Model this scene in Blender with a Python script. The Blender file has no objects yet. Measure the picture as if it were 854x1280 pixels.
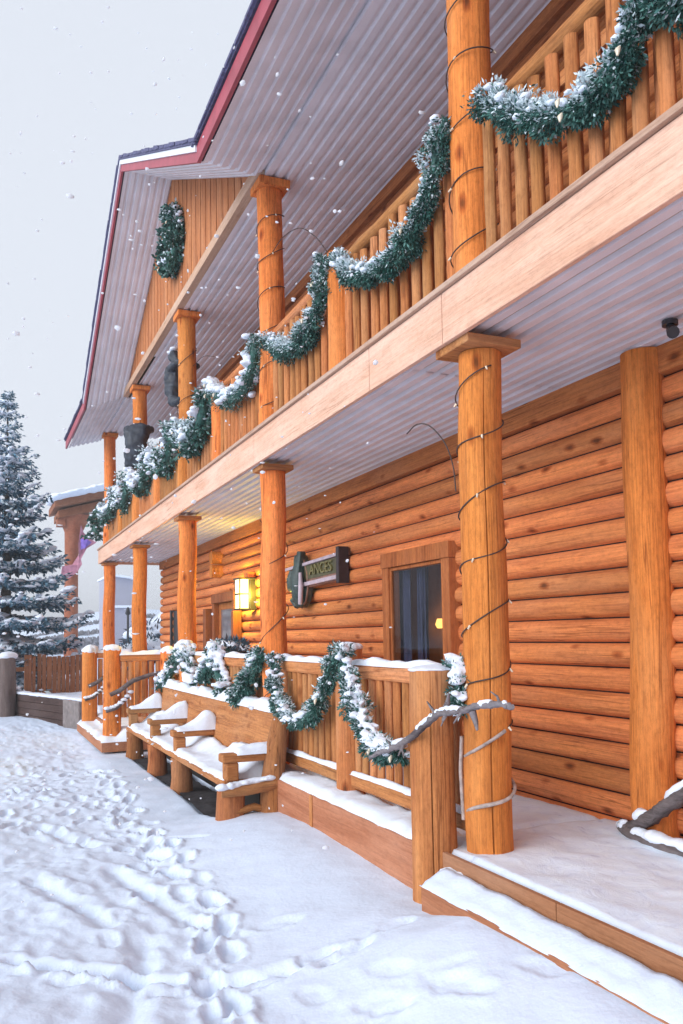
import bpy, math, random
import numpy as np
from mathutils import Vector, Matrix, noise as mnoise
R = math.radians
sc = bpy.context.scene
col = sc.collection

# ------------------------------------------------------------------ camera
CAMZ = 1.70
cam_d = bpy.data.cameras.new("camera")
cam = bpy.data.objects.new("camera", cam_d); col.objects.link(cam)
YAW, PITCH, ROLL, FPX, CY = 0.40905, 0.07059, -0.01642, 1051.10, 720.16
_f = Vector((math.sin(YAW)*math.cos(PITCH), math.cos(YAW)*math.cos(PITCH), math.sin(PITCH)))
_r = Vector((math.cos(YAW), -math.sin(YAW), 0)); _u = _r.cross(_f)
_c, _s = math.cos(ROLL), math.sin(ROLL)
_r, _u = _c*_r + _s*_u, -_s*_r + _c*_u
M = Matrix((( _r.x, _u.x, -_f.x), (_r.y, _u.y, -_f.y), (_r.z, _u.z, -_f.z))).to_4x4()
M.translation = (0, 0, CAMZ)
cam.matrix_world = M
cam_d.sensor_width = 36; cam_d.lens = FPX/1280*36; cam_d.shift_y = (CY-640)/1280
cam_d.clip_start = .05; cam_d.clip_end = 2000
sc.camera = cam

# ------------------------------------------------------------------ sky, sun, exposure
w = bpy.data.worlds.new("World"); sc.world = w; w.use_nodes = True
SUN_EL, SUN_AZ = R(14), R(-106)          # azimuth measured from +Y towards +X
wn = w.node_tree; wn.nodes.clear()
out = wn.nodes.new('ShaderNodeOutputWorld'); bg = wn.nodes.new('ShaderNodeBackground')
sky = wn.nodes.new('ShaderNodeTexSky'); sky.sky_type = 'NISHITA'; sky.sun_disc = False
sky.sun_elevation = SUN_EL; sky.sun_rotation = SUN_AZ; sky.dust_density = 4; sky.air_density = 1.4
hs = wn.nodes.new('ShaderNodeHueSaturation'); hs.inputs['Saturation'].default_value = .25
wn.links.new(sky.outputs[0], hs.inputs['Color'])
# an even cloud deck, brighter overhead than at the horizon, over the clear sky
tc = wn.nodes.new('ShaderNodeTexCoord'); sx = wn.nodes.new('ShaderNodeSeparateXYZ')
wn.links.new(tc.outputs['Generated'], sx.inputs[0])
mr = wn.nodes.new('ShaderNodeMapRange'); mr.inputs['From Min'].default_value = .0; mr.inputs['From Max'].default_value = 1.
mr.inputs['To Min'].default_value = 8.5; mr.inputs['To Max'].default_value = 7.9
wn.links.new(sx.outputs['Z'], mr.inputs['Value'])
cl = wn.nodes.new('ShaderNodeMix'); cl.data_type = 'RGBA'; cl.blend_type = 'MULTIPLY'; cl.inputs[0].default_value = 1
cl.inputs[6].default_value = (.84, .895, 1.0, 1)
wn.links.new(mr.outputs[0], cl.inputs[7])
mx = wn.nodes.new('ShaderNodeMix'); mx.data_type = 'RGBA'; mx.inputs[0].default_value = .88
wn.links.new(hs.outputs[0], mx.inputs[6]); wn.links.new(cl.outputs[2], mx.inputs[7])
wn.links.new(mx.outputs[2], bg.inputs[0]); bg.inputs[1].default_value = .085
wn.links.new(bg.outputs[0], out.inputs[0])
sun_d = bpy.data.lights.new("sun", 'SUN'); sun_d.energy = 2.7; sun_d.angle = R(60); sun_d.color = (.97, .98, 1)
sun = bpy.data.objects.new("sun", sun_d); col.objects.link(sun)
_sd = Vector((math.sin(SUN_AZ)*math.cos(SUN_EL), math.cos(SUN_AZ)*math.cos(SUN_EL), math.sin(SUN_EL)))
sun.rotation_euler = (-_sd).to_track_quat('-Z', 'Y').to_euler(); sun.location = _sd*40
sc.view_settings.view_transform = 'Standard'; sc.view_settings.look = 'None'
sc.view_settings.exposure = 0.57; sc.view_settings.gamma = 1
sc.view_settings.use_curve_mapping = False
sc.render.engine = 'CYCLES'
sc.cycles.max_bounces = 8; sc.cycles.diffuse_bounces = 5; sc.cycles.transparent_max_bounces = 8
sc.cycles.use_denoising = True

# ------------------------------------------------------------------ materials
def newmat(name):
    m = bpy.data.materials.new(name); m.use_nodes = True
    nt = m.node_tree; b = nt.nodes['Principled BSDF']
    return m, nt, b
def N(nt, t, **kw):
    n = nt.nodes.new(t)
    for k, v in kw.items(): setattr(n, k, v)
    return n
def ramp(nt, pts):
    r = nt.nodes.new('ShaderNodeValToRGB'); e = r.color_ramp.elements
    while len(e) > 1: e.remove(e[-1])
    e[0].position = pts[0][0]; e[0].color = (*pts[0][1], 1)
    for p, c in pts[1:]:
        x = e.new(p); x.color = (*c, 1)
    return r
def mixc(nt, a, b, fac, mode='MIX'):
    m = nt.nodes.new('ShaderNodeMix'); m.data_type = 'RGBA'; m.blend_type = mode
    for i, v in ((6, a), (7, b)):
        if isinstance(v, tuple): m.inputs[i].default_value = (*v, 1)
        else: nt.links.new(v, m.inputs[i])
    if isinstance(fac, (int, float)): m.inputs[0].default_value = fac
    else: nt.links.new(fac, m.inputs[0])
    return m.outputs[2]

def wood(name, axis, light, dark, knots=1.0, rough=.8, rows=0, blotch=(.62, .30, .17), blotch_amt=.45, grain=1.0):
    m, nt, b = newmat(name); L = nt.links.new
    tcn = N(nt, 'ShaderNodeTexCoord'); oi = N(nt, 'ShaderNodeObjectInfo')
    off = N(nt, 'ShaderNodeVectorMath', operation='SCALE'); off.inputs[0].default_value = (7.3, 11.1, 5.7)
    L(oi.outputs['Random'], off.inputs['Scale'])
    add = N(nt, 'ShaderNodeVectorMath', operation='ADD'); L(tcn.outputs['Object'], add.inputs[0]); L(off.outputs[0], add.inputs[1])
    vec = add.outputs[0]
    rowv = None
    if rows:
        sp = N(nt, 'ShaderNodeSeparateXYZ'); L(tcn.outputs['Object'], sp.inputs[0])
        a1 = N(nt, 'ShaderNodeMath', operation='MULTIPLY_ADD'); L(sp.outputs['Z'], a1.inputs[0]); a1.inputs[1].default_value = 1/rows[0]; a1.inputs[2].default_value = -rows[1]/rows[0]
        fl = N(nt, 'ShaderNodeMath', operation='FLOOR'); L(a1.outputs[0], fl.inputs[0])
        wn_ = N(nt, 'ShaderNodeTexWhiteNoise', noise_dimensions='1D'); L(fl.outputs[0], wn_.inputs['W'])
        rowv = wn_.outputs['Value']
        sh = N(nt, 'ShaderNodeVectorMath', operation='SCALE'); sh.inputs[0].default_value = (3, 31, 2); L(rowv, sh.inputs['Scale'])
        ad2 = N(nt, 'ShaderNodeVectorMath', operation='ADD'); L(vec, ad2.inputs[0]); L(sh.outputs[0], ad2.inputs[1]); vec = ad2.outputs[0]
    i = 'XYZ'.index(axis)
    def mapped(al, ac):
        mp = N(nt, 'ShaderNodeMapping'); s = [ac]*3; s[i] = al; mp.inputs['Scale'].default_value = s; L(vec, mp.inputs['Vector']); return mp.outputs[0]
    n1 = N(nt, 'ShaderNodeTexNoise'); n1.inputs['Scale'].default_value = 1; n1.inputs['Detail'].default_value = 7; n1.inputs['Roughness'].default_value = .62; n1.inputs['Distortion'].default_value = .6
    L(mapped(.9, 11), n1.inputs['Vector'])
    r1 = ramp(nt, [(.28, dark), (.5, tuple((a*.45+c*.55) for a, c in zip(dark, light))), (.72, light)]); L(n1.outputs['Fac'], r1.inputs[0])
    n2 = N(nt, 'ShaderNodeTexNoise'); n2.inputs['Scale'].default_value = 1; n2.inputs['Detail'].default_value = 5; n2.inputs['Roughness'].default_value = .7
    L(mapped(2.2, 85), n2.inputs['Vector'])
    r2 = ramp(nt, [(.3, (.45, .40, .36)), (.48, (.92, .9, .88)), (.62, (1.12, 1.12, 1.12))]); L(n2.outputs['Fac'], r2.inputs[0])
    c = mixc(nt, r1.outputs[0], r2.outputs[0], .75*grain, 'MULTIPLY')
    n3 = N(nt, 'ShaderNodeTexNoise'); n3.inputs['Scale'].default_value = 1; n3.inputs['Detail'].default_value = 3
    L(mapped(.8, 3.0), n3.inputs['Vector'])
    r3 = ramp(nt, [(.45, (0, 0, 0)), (.75, (1, 1, 1))]); L(n3.outputs['Fac'], r3.inputs[0])
    fm = N(nt, 'ShaderNodeMath', operation='MULTIPLY'); L(r3.outputs[0], fm.inputs[0]); fm.inputs[1].default_value = blotch_amt
    c = mixc(nt, c, blotch, fm.outputs[0])
    n6 = N(nt, 'ShaderNodeTexNoise'); n6.inputs['Scale'].default_value = 1; n6.inputs['Detail'].default_value = 4; n6.inputs['Roughness'].default_value = .75; L(mapped(16, 38), n6.inputs['Vector'])
    r6 = ramp(nt, [(.32, (.66, .60, .56)), (.5, (1, 1, 1)), (.7, (1.18, 1.18, 1.18))]); L(n6.outputs['Fac'], r6.inputs[0])
    c = mixc(nt, c, r6.outputs[0], .6*grain, 'MULTIPLY')
    # long drying checks
    n4 = N(nt, 'ShaderNodeTexNoise'); n4.inputs['Scale'].default_value = 1; n4.inputs['Detail'].default_value = 2; n4.inputs['Distortion'].default_value = .3
    L(mapped(.55, 21), n4.inputs['Vector'])
    r4 = ramp(nt, [(.455, (1, 1, 1)), (.485, (.36, .26, .2)), (.515, (1, 1, 1))]); L(n4.outputs['Fac'], r4.inputs[0])
    n5 = N(nt, 'ShaderNodeTexNoise'); n5.inputs['Scale'].default_value = 1; L(mapped(.7, 4.5), n5.inputs['Vector'])
    r5 = ramp(nt, [(.52, (0, 0, 0)), (.6, (1, 1, 1))]); L(n5.outputs['Fac'], r5.inputs[0])
    f5 = N(nt, 'ShaderNodeMath', operation='MULTIPLY'); L(r5.outputs[0], f5.inputs[0]); f5.inputs[1].default_value = .8*grain
    c = mixc(nt, c, r4.outputs[0], f5.outputs[0], 'MULTIPLY')
    if knots:
        v = N(nt, 'ShaderNodeTexVoronoi'); v.inputs['Scale'].default_value = 1; v.inputs['Randomness'].default_value = 1; L(mapped(2.6, 5.5), v.inputs['Vector'])
        nk = N(nt, 'ShaderNodeMath', operation='MULTIPLY_ADD'); L(n2.outputs['Fac'], nk.inputs[0]); nk.inputs[1].default_value = .12; L(v.outputs['Distance'], nk.inputs[2])
        rk = ramp(nt, [(.11, (.14, .08, .045)), (.18, (.58, .38, .28)), (.27, (1, 1, 1))]); L(nk.outputs[0], rk.inputs[0])
        c = mixc(nt, c, rk.outputs[0], .85*knots, 'MULTIPLY')
    hv = N(nt, 'ShaderNodeHueSaturation'); L(c, hv.inputs['Color'])
    mrr = N(nt, 'ShaderNodeMapRange'); mrr.inputs['To Min'].default_value = .80; mrr.inputs['To Max'].default_value = 1.16
    L(rowv if rowv is not None else oi.outputs['Random'], mrr.inputs['Value']); L(mrr.outputs[0], hv.inputs['Value'])
    mrh = N(nt, 'ShaderNodeMapRange'); mrh.inputs['To Min'].default_value = .503 if rows else .506; mrh.inputs['To Max'].default_value = .498 if rows else .495
    L(rowv if rowv is not None else oi.outputs['Random'], mrh.inputs['Value']); L(mrh.outputs[0], hv.inputs['Hue'])
    L(hv.outputs[0], b.inputs['Base Color'])
    b.inputs['Roughness'].default_value = rough
    b.inputs['Specular IOR Level'].default_value = .25
    bh = N(nt, 'ShaderNodeMath', operation='ADD'); L(n1.outputs['Fac'], bh.inputs[0]); L(n2.outputs['Fac'], bh.inputs[1])
    bp = N(nt, 'ShaderNodeBump'); bp.inputs['Strength'].default_value = .55; bp.inputs['Distance'].default_value = .014
    L(bh.outputs[0], bp.inputs['Height']); L(bp.outputs[0], b.inputs['Normal'])
    return m

OL, OD = (.88, .285, .064), (.56, .150, .030)
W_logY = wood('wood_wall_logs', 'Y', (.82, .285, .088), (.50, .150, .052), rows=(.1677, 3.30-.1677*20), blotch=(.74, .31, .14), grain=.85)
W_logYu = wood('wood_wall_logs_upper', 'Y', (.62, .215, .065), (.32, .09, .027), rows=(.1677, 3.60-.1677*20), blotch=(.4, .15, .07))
W_postZ = wood('wood_post', 'Z', OL, OD, blotch=(.84, .36, .13), blotch_amt=.5)
W_newelZ = wood('wood_newel', 'Z', (.64, .27, .09), (.38, .125, .04), blotch=(.58, .31, .16), blotch_amt=.6)
W_balZ = wood('wood_baluster', 'Z', (.62, .26, .09), (.40, .13, .04), knots=.6, blotch=(.66, .36, .19), blotch_amt=.5)
W_railY = wood('wood_rail', 'Y', (.64, .27, .095), (.42, .14, .045), knots=.5, blotch=(.66, .36, .19), blotch_amt=.5)
W_railX = wood('wood_cross_rail', 'X', (.64, .27, .095), (.42, .14, .045), knots=.5, blotch=(.66, .36, .19), blotch_amt=.5)
W_band = wood('wood_rim_board', 'Y', (.72, .47, .34), (.60, .34, .22), knots=.15, blotch=(.76, .54, .42), blotch_amt=.6, grain=.6)
W_trim = wood('wood_cap_trim', 'Y', (.52, .36, .27), (.40, .24, .16), knots=0, blotch=(.5, .38, .3), grain=.6)
W_gable = wood('wood_gable_boards', 'Z', (.56, .23, .085), (.36, .12, .04), knots=.5, blotch=(.6, .30, .15))
W_kick = wood('wood_kick_board', 'Y', (.50, .22, .115), (.33, .12, .055), knots=.1, blotch=(.52, .27, .17), blotch_amt=.7, grain=.6)
W_benchY = wood('wood_bench', 'Y', (.58, .25, .09), (.36, .125, .04), knots=.5, blotch=(.58, .32, .17), blotch_amt=.5)
W_benchX = wood('wood_bench_arm', 'X', (.58, .25, .09), (.36, .125, .04), knots=.5, blotch=(.58, .32, .17), blotch_amt=.5)
W_benchZ = wood('wood_bench_leg', 'Z', (.52, .20, .07), (.30, .09, .03), knots=.5, blotch=(.45, .25, .15), blotch_amt=.5)
W_frame = wood('wood_window_frame', 'Z', (.50, .17, .05), (.30, .08, .022), knots=.2, blotch=(.5, .2, .08))
W_door = wood('wood_door', 'Z', (.30, .10, .04), (.17, .05, .02), knots=.2, blotch=(.3, .13, .06))
W_dark = wood('wood_dark_boards', 'Y', (.075, .045, .038), (.035, .02, .018), knots=.2, blotch=(.10, .07, .065), blotch_amt=.5)
W_grey = wood('wood_weathered', 'Z', (.16, .125, .115), (.075, .055, .052), knots=.4, blotch=(.2, .17, .17), blotch_amt=.5)
W_branch = wood('wood_driftwood', 'Y', (.20, .17, .17), (.055, .045, .05), knots=.3, blotch=(.26, .24, .26), blotch_amt=.6)
W_fence = wood('wood_fence_boards', 'Z', (.36, .15, .075), (.2, .07, .03), knots=.3, blotch=(.3, .16, .1))
W_far = wood('wood_far_lodge', 'Y', (.36, .13, .065), (.22, .075, .035), knots=.2, blotch=(.38, .17, .10))

def plain(name, c, rough=.6, var=.15, scale=6, bump=0., metal=0):
    m, nt, b = newmat(name); L = nt.links.new
    tcn = N(nt, 'ShaderNodeTexCoord')
    n = N(nt, 'ShaderNodeTexNoise'); n.inputs['Scale'].default_value = scale; n.inputs['Detail'].default_value = 5; L(tcn.outputs['Object'], n.inputs['Vector'])
    r = ramp(nt, [(.3, tuple(x*(1-var) for x in c)), (.7, tuple(min(1, x*(1+var)) for x in c))]); L(n.outputs['Fac'], r.inputs[0])
    L(r.outputs[0], b.inputs['Base Color']); b.inputs['Roughness'].default_value = rough; b.inputs['Metallic'].default_value = metal
    if bump:
        bp = N(nt, 'ShaderNodeBump'); bp.inputs['Strength'].default_value = bump; bp.inputs['Distance'].default_value = .02
        L(n.outputs['Fac'], bp.inputs['Height']); L(bp.outputs[0], b.inputs['Normal'])
    return m
def snowmat(name, c=(.86, .885, .93), bump=.35, sc1=9, sc2=55):
    m, nt, b = newmat(name); L = nt.links.new
    tcn = N(nt, 'ShaderNodeTexCoord')
    n = N(nt, 'ShaderNodeTexNoise'); n.inputs['Scale'].default_value = sc1; n.inputs['Detail'].default_value = 6; L(tcn.outputs['Object'], n.inputs['Vector'])
    n2 = N(nt, 'ShaderNodeTexNoise'); n2.inputs['Scale'].default_value = sc2; n2.inputs['Detail'].default_value = 4; L(tcn.outputs['Object'], n2.inputs['Vector'])
    r = ramp(nt, [(.35, tuple(x*.95 for x in c)), (.65, c)]); L(n.outputs['Fac'], r.inputs[0]); L(r.outputs[0], b.inputs['Base Color'])
    b.inputs['Roughness'].default_value = .75; b.inputs['Specular IOR Level'].default_value = .25
    ad = N(nt, 'ShaderNodeMath', operation='MULTIPLY_ADD'); L(n2.outputs['Fac'], ad.inputs[0]); ad.inputs[1].default_value = .25; L(n.outputs['Fac'], ad.inputs[2])
    bp = N(nt, 'ShaderNodeBump'); bp.inputs['Strength'].default_value = bump; bp.inputs['Distance'].default_value = .03
    L(ad.outputs[0], bp.inputs['Height']); L(bp.outputs[0], b.inputs['Normal'])
    return m
SNOW = snowmat('snow', (.78, .845, .95)); SNOWG = snowmat('snow_ground', (.70, .80, .96), bump=.32, sc1=5, sc2=40)
# trodden snow on the deck: scuffs let the boards' grey through
def deck_snow():
    m, nt, b = newmat('snow_trodden'); L = nt.links.new
    tcn = N(nt, 'ShaderNodeTexCoord')
    mp = N(nt, 'ShaderNodeMapping'); mp.inputs['Scale'].default_value = (9, 6, 4); mp.inputs['Rotation'].default_value = (0, 0, .5); L(tcn.outputs['Object'], mp.inputs[0])
    n = N(nt, 'ShaderNodeTexNoise'); n.inputs['Scale'].default_value = 1; n.inputs['Detail'].default_value = 9; n.inputs['Roughness'].default_value = .72; n.inputs['Distortion'].default_value = .7; L(mp.outputs[0], n.inputs['Vector'])
    r = ramp(nt, [(.31, (.52, .60, .76)), (.41, (.72, .83, .98)), (.58, (.78, .89, 1.0))]); L(n.outputs['Fac'], r.inputs[0]); L(r.outputs[0], b.inputs['Base Color'])
    b.inputs['Roughness'].default_value = .7
    bp = N(nt, 'ShaderNodeBump'); bp.inputs['Strength'].default_value = .35; bp.inputs['Distance'].default_value = .03
    L(n.outputs['Fac'], bp.inputs['Height']); L(bp.outputs[0], b.inputs['Normal'])
    return m
SNOWD = deck_snow()
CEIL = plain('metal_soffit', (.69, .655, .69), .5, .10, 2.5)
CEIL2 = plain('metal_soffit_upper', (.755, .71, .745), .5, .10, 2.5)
RED = plain('red_fascia', (.36, .06, .085), .5, .15, 5)
SHING = plain('blue_shingle', (.085, .085, .17), .8, .35, 25, .5)
DRIP = plain('white_drip_edge', (.75, .77, .82), .5, .05, 5)
WIRE = plain('dark_cord', (.05, .03, .025), .6, .3, 20)
FROSTWIRE = plain('frosted_cord', (.40, .33, .30), .7, .35, 30, .4)
BULB = plain('clear_bulb', (.75, .65, .5), .25, .1, 20)
NEEDLE = plain('garland_needle', (.020, .088, .072), .6, .5, 30)
NEEDLE2 = plain('garland_needle_pale', (.065, .18, .155), .6, .4, 30)
FROST = plain('frosted_needle', (.60, .70, .74), .7, .15, 30)
SPRUCE = plain('spruce_needle', (.028, .095, .150), .7, .4, 12)
SPRUCE2 = plain('spruce_needle_pale', (.10, .21, .29), .7, .4, 12)
BARK = plain('bark', (.06, .045, .04), .9, .4, 20, .6)
BEAR = plain('bear_dark_paint', (.028, .035, .05), .55, .5, 14, .5)
BLACKGREEN = plain('sign_dark_green', (.035, .06, .055), .5, .5, 20, .3)
SIGNW = plain('sign_wood', (.24, .12, .085), .6, .35, 12, .3)
SIGNEDGE = plain('sign_dark_edge', (.03, .02, .025), .6, .3, 12)
SIGNPALE = plain('sign_pale_trim', (.45, .37, .42), .6, .15, 12)
LETTER = plain('sign_letter', (.17, .15, .055), .5, .2, 12)
SIGNFIELD = plain('sign_field', (.085, .08, .035), .6, .3, 12)
CURTAIN = plain('curtain', (.055, .062, .10), .9, .3, 8)
ROOM = plain('room_wall', (.42, .22, .13), .9, .3, 4)
STONE = plain('stone', (.20, .17, .165), .85, .3, 9, .8)
GREYWALL = plain('grey_siding', (.36, .36, .44), .8, .06, 1)
PURPLE = plain('banner_purple', (.16, .09, .42), .8, .25, 6)
PINK = plain('banner_pink', (.48, .20, .28), .8, .25, 6)
IRON = plain('dark_iron', (.03, .03, .035), .5, .2, 20)
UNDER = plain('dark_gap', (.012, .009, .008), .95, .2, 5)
PATCHDARK = plain('dark_patch', (.045, .04, .045), .95, .4, 12, .5)
SHRUB = plain('shrub_twig', (.06, .055, .07), .9, .4, 12)
HILLT = plain('hill_scrub', (.20, .20, .24), .9, .3, 2)
def glass():
    m, nt, b = newmat('window_glass'); nt.nodes.remove(b); L = nt.links.new
    o = nt.nodes['Material Output']; t = N(nt, 'ShaderNodeBsdfTransparent'); t.inputs[0].default_value = (.82, .84, .9, 1)
    g = N(nt, 'ShaderNodeBsdfGlossy'); g.inputs['Roughness'].default_value = .02; g.inputs[0].default_value = (.55, .55, .58, 1)
    f0 = N(nt, 'ShaderNodeFresnel'); f0.inputs[0].default_value = 1.5; ge = N(nt, 'ShaderNodeNewGeometry'); f = N(nt, 'ShaderNodeMath', operation='MULTIPLY_ADD'); fm = N(nt, 'ShaderNodeMath', operation='MULTIPLY'); L(f0.outputs[0], fm.inputs[0]); L(ge.outputs['Backfacing'], fm.inputs[1]); f.operation = 'SUBTRACT'; L(f0.outputs[0], f.inputs[0]); L(fm.outputs[0], f.inputs[1])
    mxs = N(nt, 'ShaderNodeMixShader'); L(f.outputs[0], mxs.inputs[0]); L(t.outputs[0], mxs.inputs[1]); L(g.outputs[0], mxs.inputs[2]); L(mxs.outputs[0], o.inputs[0])
    return m
GLASS = glass()
def emit(name, c, s):
    m, nt, b = newmat(name); b.inputs['Base Color'].default_value = (*c, 1); b.inputs['Emission Color'].default_value = (*c, 1); b.inputs['Emission Strength'].default_value = s
    return m
LAMPGLASS = emit('lit_lamp_glass', (1, .84, .40), 1.7)
LAMPHOT = emit('lit_lamp_bulb', (1, .90, .55), 3.0)
ROOMLAMP = emit('lit_room_lamp', (1, .52, .10), 2.2)

# ------------------------------------------------------------------ mesh building
def wloc(o):
    v = Vector((0, 0, 0))
    while o is not None:
        v += o.location; o = o.parent
    return v
class MB:
    def __init__(s): s.v = []; s.f = []; s.m = []; s.sm = []
    def add(s, vs, fs, mi=0, smooth=False):
        o = len(s.v); s.v += [tuple(p) for p in vs]
        for f in fs: s.f.append([i+o for i in f]); s.m.append(mi); s.sm.append(smooth)
    def box(s, x0, x1, y0, y1, z0, z1, mi=0):
        s.add([(x0,y0,z0),(x1,y0,z0),(x1,y1,z0),(x0,y1,z0),(x0,y0,z1),(x1,y0,z1),(x1,y1,z1),(x0,y1,z1)],
              [(3,2,1,0),(4,5,6,7),(0,1,5,4),(1,2,6,5),(2,3,7,6),(3,0,4,7)], mi)
    def prism(s, poly, axis, a, b, mi=0):
        n = len(poly)
        def P(p, t):
            if axis == 'X': return (t, p[0], p[1])
            if axis == 'Y': return (p[0], t, p[1])
            return (p[0], p[1], t)
        s.add([P(p, a) for p in poly]+[P(p, b) for p in poly],
              [tuple(range(n))[::-1], tuple(range(n, 2*n))]+[(i, (i+1) % n, n+(i+1) % n, n+i) for i in range(n)], mi)
    def tube(s, pts, rad, n=12, mi=0, seed=0, rough=0., cap=True, sx=1., sz=1.):
        pts = [Vector(p) for p in pts]; k = len(pts)
        if not hasattr(rad, '__len__'): rad = [rad]*k
        t0 = (pts[1]-pts[0]).normalized()
        ref = Vector((0, 0, 1)) if abs(t0.z) < .9 else Vector((1, 0, 0))
        u = t0.cross(ref).normalized(); vs = []
        for i, p in enumerate(pts):
            t = (pts[min(i+1, k-1)]-pts[max(i-1, 0)]).normalized()
            u = (u - t*u.dot(t)).normalized(); v = t.cross(u)
            for j in range(n):
                a = 2*math.pi*j/n; d = u*math.cos(a)*sx + v*math.sin(a)*sz
                q = rad[i]
                if rough: q *= 1+rough*mnoise.noise(p*3+d*1.3+Vector((seed, seed*1.7, 0)))*2
                vs.append(p+d*q)
        fs = [(i*n+j, i*n+(j+1) % n, (i+1)*n+(j+1) % n, (i+1)*n+j) for i in range(k-1) for j in range(n)]
        s.add(vs, fs, mi, True)
        if cap: s.add(vs[:n], [tuple(range(n))[::-1]], mi); s.add(vs[-n:], [tuple(range(n))], mi)
    def build(s, name, mat, parent=None, loc=None, bevel=0., origin=None):
        """verts are world coordinates; loc = the object's own world origin"""
        me = bpy.data.meshes.new(name)
        pw = wloc(parent)
        ow = Vector(loc) if loc is not None else pw
        me.from_pydata([(a-ow.x, b-ow.y, c-ow.z) for a, b, c in s.v], [], s.f)
        for mm in (mat if isinstance(mat, (list, tuple)) else [mat]): me.materials.append(mm)
        me.polygons.foreach_set('material_index', s.m); me.polygons.foreach_set('use_smooth', s.sm)
        me.update()
        o = bpy.data.objects.new(name, me); col.objects.link(o)
        o.location = ow-pw
        if parent is not None: o.parent = parent
        if bevel:
            bm = o.modifiers.new('bevel', 'BEVEL'); bm.width = bevel; bm.segments = 2; bm.limit_method = 'ANGLE'; bm.angle_limit = R(50)
        return o
def fastmesh(name, V, F, mats, mi, parent, smooth=False):
    """V (n,3) world coords, F (m,k) all same size"""
    pw = wloc(parent) if parent is not None else Vector((0, 0, 0))
    me = bpy.data.meshes.new(name); V = np.asarray(V, float)-np.array(pw); F = np.asarray(F)
    me.vertices.add(len(V)); me.vertices.foreach_set('co', V.ravel())
    k = F.shape[1]; me.loops.add(F.size); me.loops.foreach_set('vertex_index', F.ravel().astype(np.int32))
    me.polygons.add(len(F)); me.polygons.foreach_set('loop_start', np.arange(0, F.size, k, dtype=np.int32))
    for m in mats: me.materials.append(m)
    if mi is not None: me.polygons.foreach_set('material_index', np.asarray(mi, np.int32))
    me.polygons.foreach_set('use_smooth', np.full(len(F), smooth, bool))
    me.update(calc_edges=True); me.validate()
    o = bpy.data.objects.new(name, me); col.objects.link(o)
    if parent is not None: o.parent = parent
    return o
def tag(o, label=None, cat=None, group=None, kind=None):
    if label: o['label'] = label
    if cat: o['category'] = cat
    if group: o['group'] = group
    if kind: o['kind'] = kind
    return o
def empty(name, loc, label=None, cat=None, group=None):
    o = bpy.data.objects.new(name, None); col.objects.link(o); o.location = loc; o.empty_display_size = .1
    return tag(o, label, cat, group)
def copy_part(o, parent, loc):
    c = o.copy(); col.objects.link(c); c.parent = parent; c.location = Vector(loc)-wloc(parent)
    for ch in o.children:
        d = ch.copy(); col.objects.link(d); d.parent = c
    return c

_ico = {}
def ico(sub):
    if sub not in _ico:
        import bmesh
        b = bmesh.new(); bmesh.ops.create_icosphere(b, subdivisions=sub, radius=1)
        b.verts.ensure_lookup_table()
        _ico[sub] = (np.array([v.co[:] for v in b.verts]), np.array([[v.index for v in f.verts] for f in b.faces])); b.free()
    return _ico[sub]
def blobs(name, C, S, parent, mat, sub=2, rough=.28, seed=0, smooth=True):
    """many lumpy snow clumps as one mesh; C centres, S (n,3) semi-axes"""
    rng = np.random.default_rng(seed); V0, F0 = ico(sub); n = len(C); k = len(V0)
    fr = rng.normal(size=(n, 3, 3))*2.2; ph = rng.uniform(0, 6, size=(n, 1, 3))
    d = np.sin(np.einsum('kj,nij->nki', V0, fr)+ph).mean(axis=2)
    V = V0[None]*(1+rough*d[:, :, None])*np.asarray(S)[:, None, :]+np.asarray(C)[:, None, :]
    F = F0[None]+(np.arange(n)*k)[:, None, None]
    return fastmesh(name, V.reshape(-1, 3), F.reshape(-1, 3), [mat], None, parent, smooth)

def fuse(o, vox, smooth=4):
    """melt overlapping clumps into one drift"""
    m = o.modifiers.new('remesh', 'REMESH'); m.mode = 'VOXEL'; m.voxel_size = vox; m.use_smooth_shade = True
    t = o.modifiers.new('smooth', 'SMOOTH'); t.factor = .6; t.iterations = smooth
    dg = bpy.context.evaluated_depsgraph_get(); nm = bpy.data.meshes.new_from_object(o.evaluated_get(dg))
    mats = list(o.data.materials); o.modifiers.clear(); o.data = nm
    if not len(nm.materials):
        for k in mats: nm.materials.append(k)
    nm.polygons.foreach_set('use_smooth', [True]*len(nm.polygons))
    return o

def vnoise(x, y, seed=0):
    xi = np.floor(x).astype(np.int64); yi = np.floor(y).astype(np.int64); fx = x-xi; fy = y-yi
    fx = fx*fx*(3-2*fx); fy = fy*fy*(3-2*fy)
    def h(a, b):
        n = (a*374761393+b*668265263+seed*982451653) & 0x7fffffff
        n = ((n ^ (n >> 13))*1274126177) & 0x7fffffff
        return ((n ^ (n >> 16)) & 0xffff)/65535.
    return (h(xi, yi)*(1-fx)+h(xi+1, yi)*fx)*(1-fy)+(h(xi, yi+1)*(1-fx)+h(xi+1, yi+1)*fx)*fy-.5
def fbm(x, y, seed=0, o=4):
    s = 0; a = 1.
    for i in range(o): s = s+a*vnoise(x*2**i, y*2**i, seed+i); a *= .5
    return s
def sstep(a, b, x):
    t = np.clip((x-a)/(b-a), 0, 1); return t*t*(3-2*t)

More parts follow.
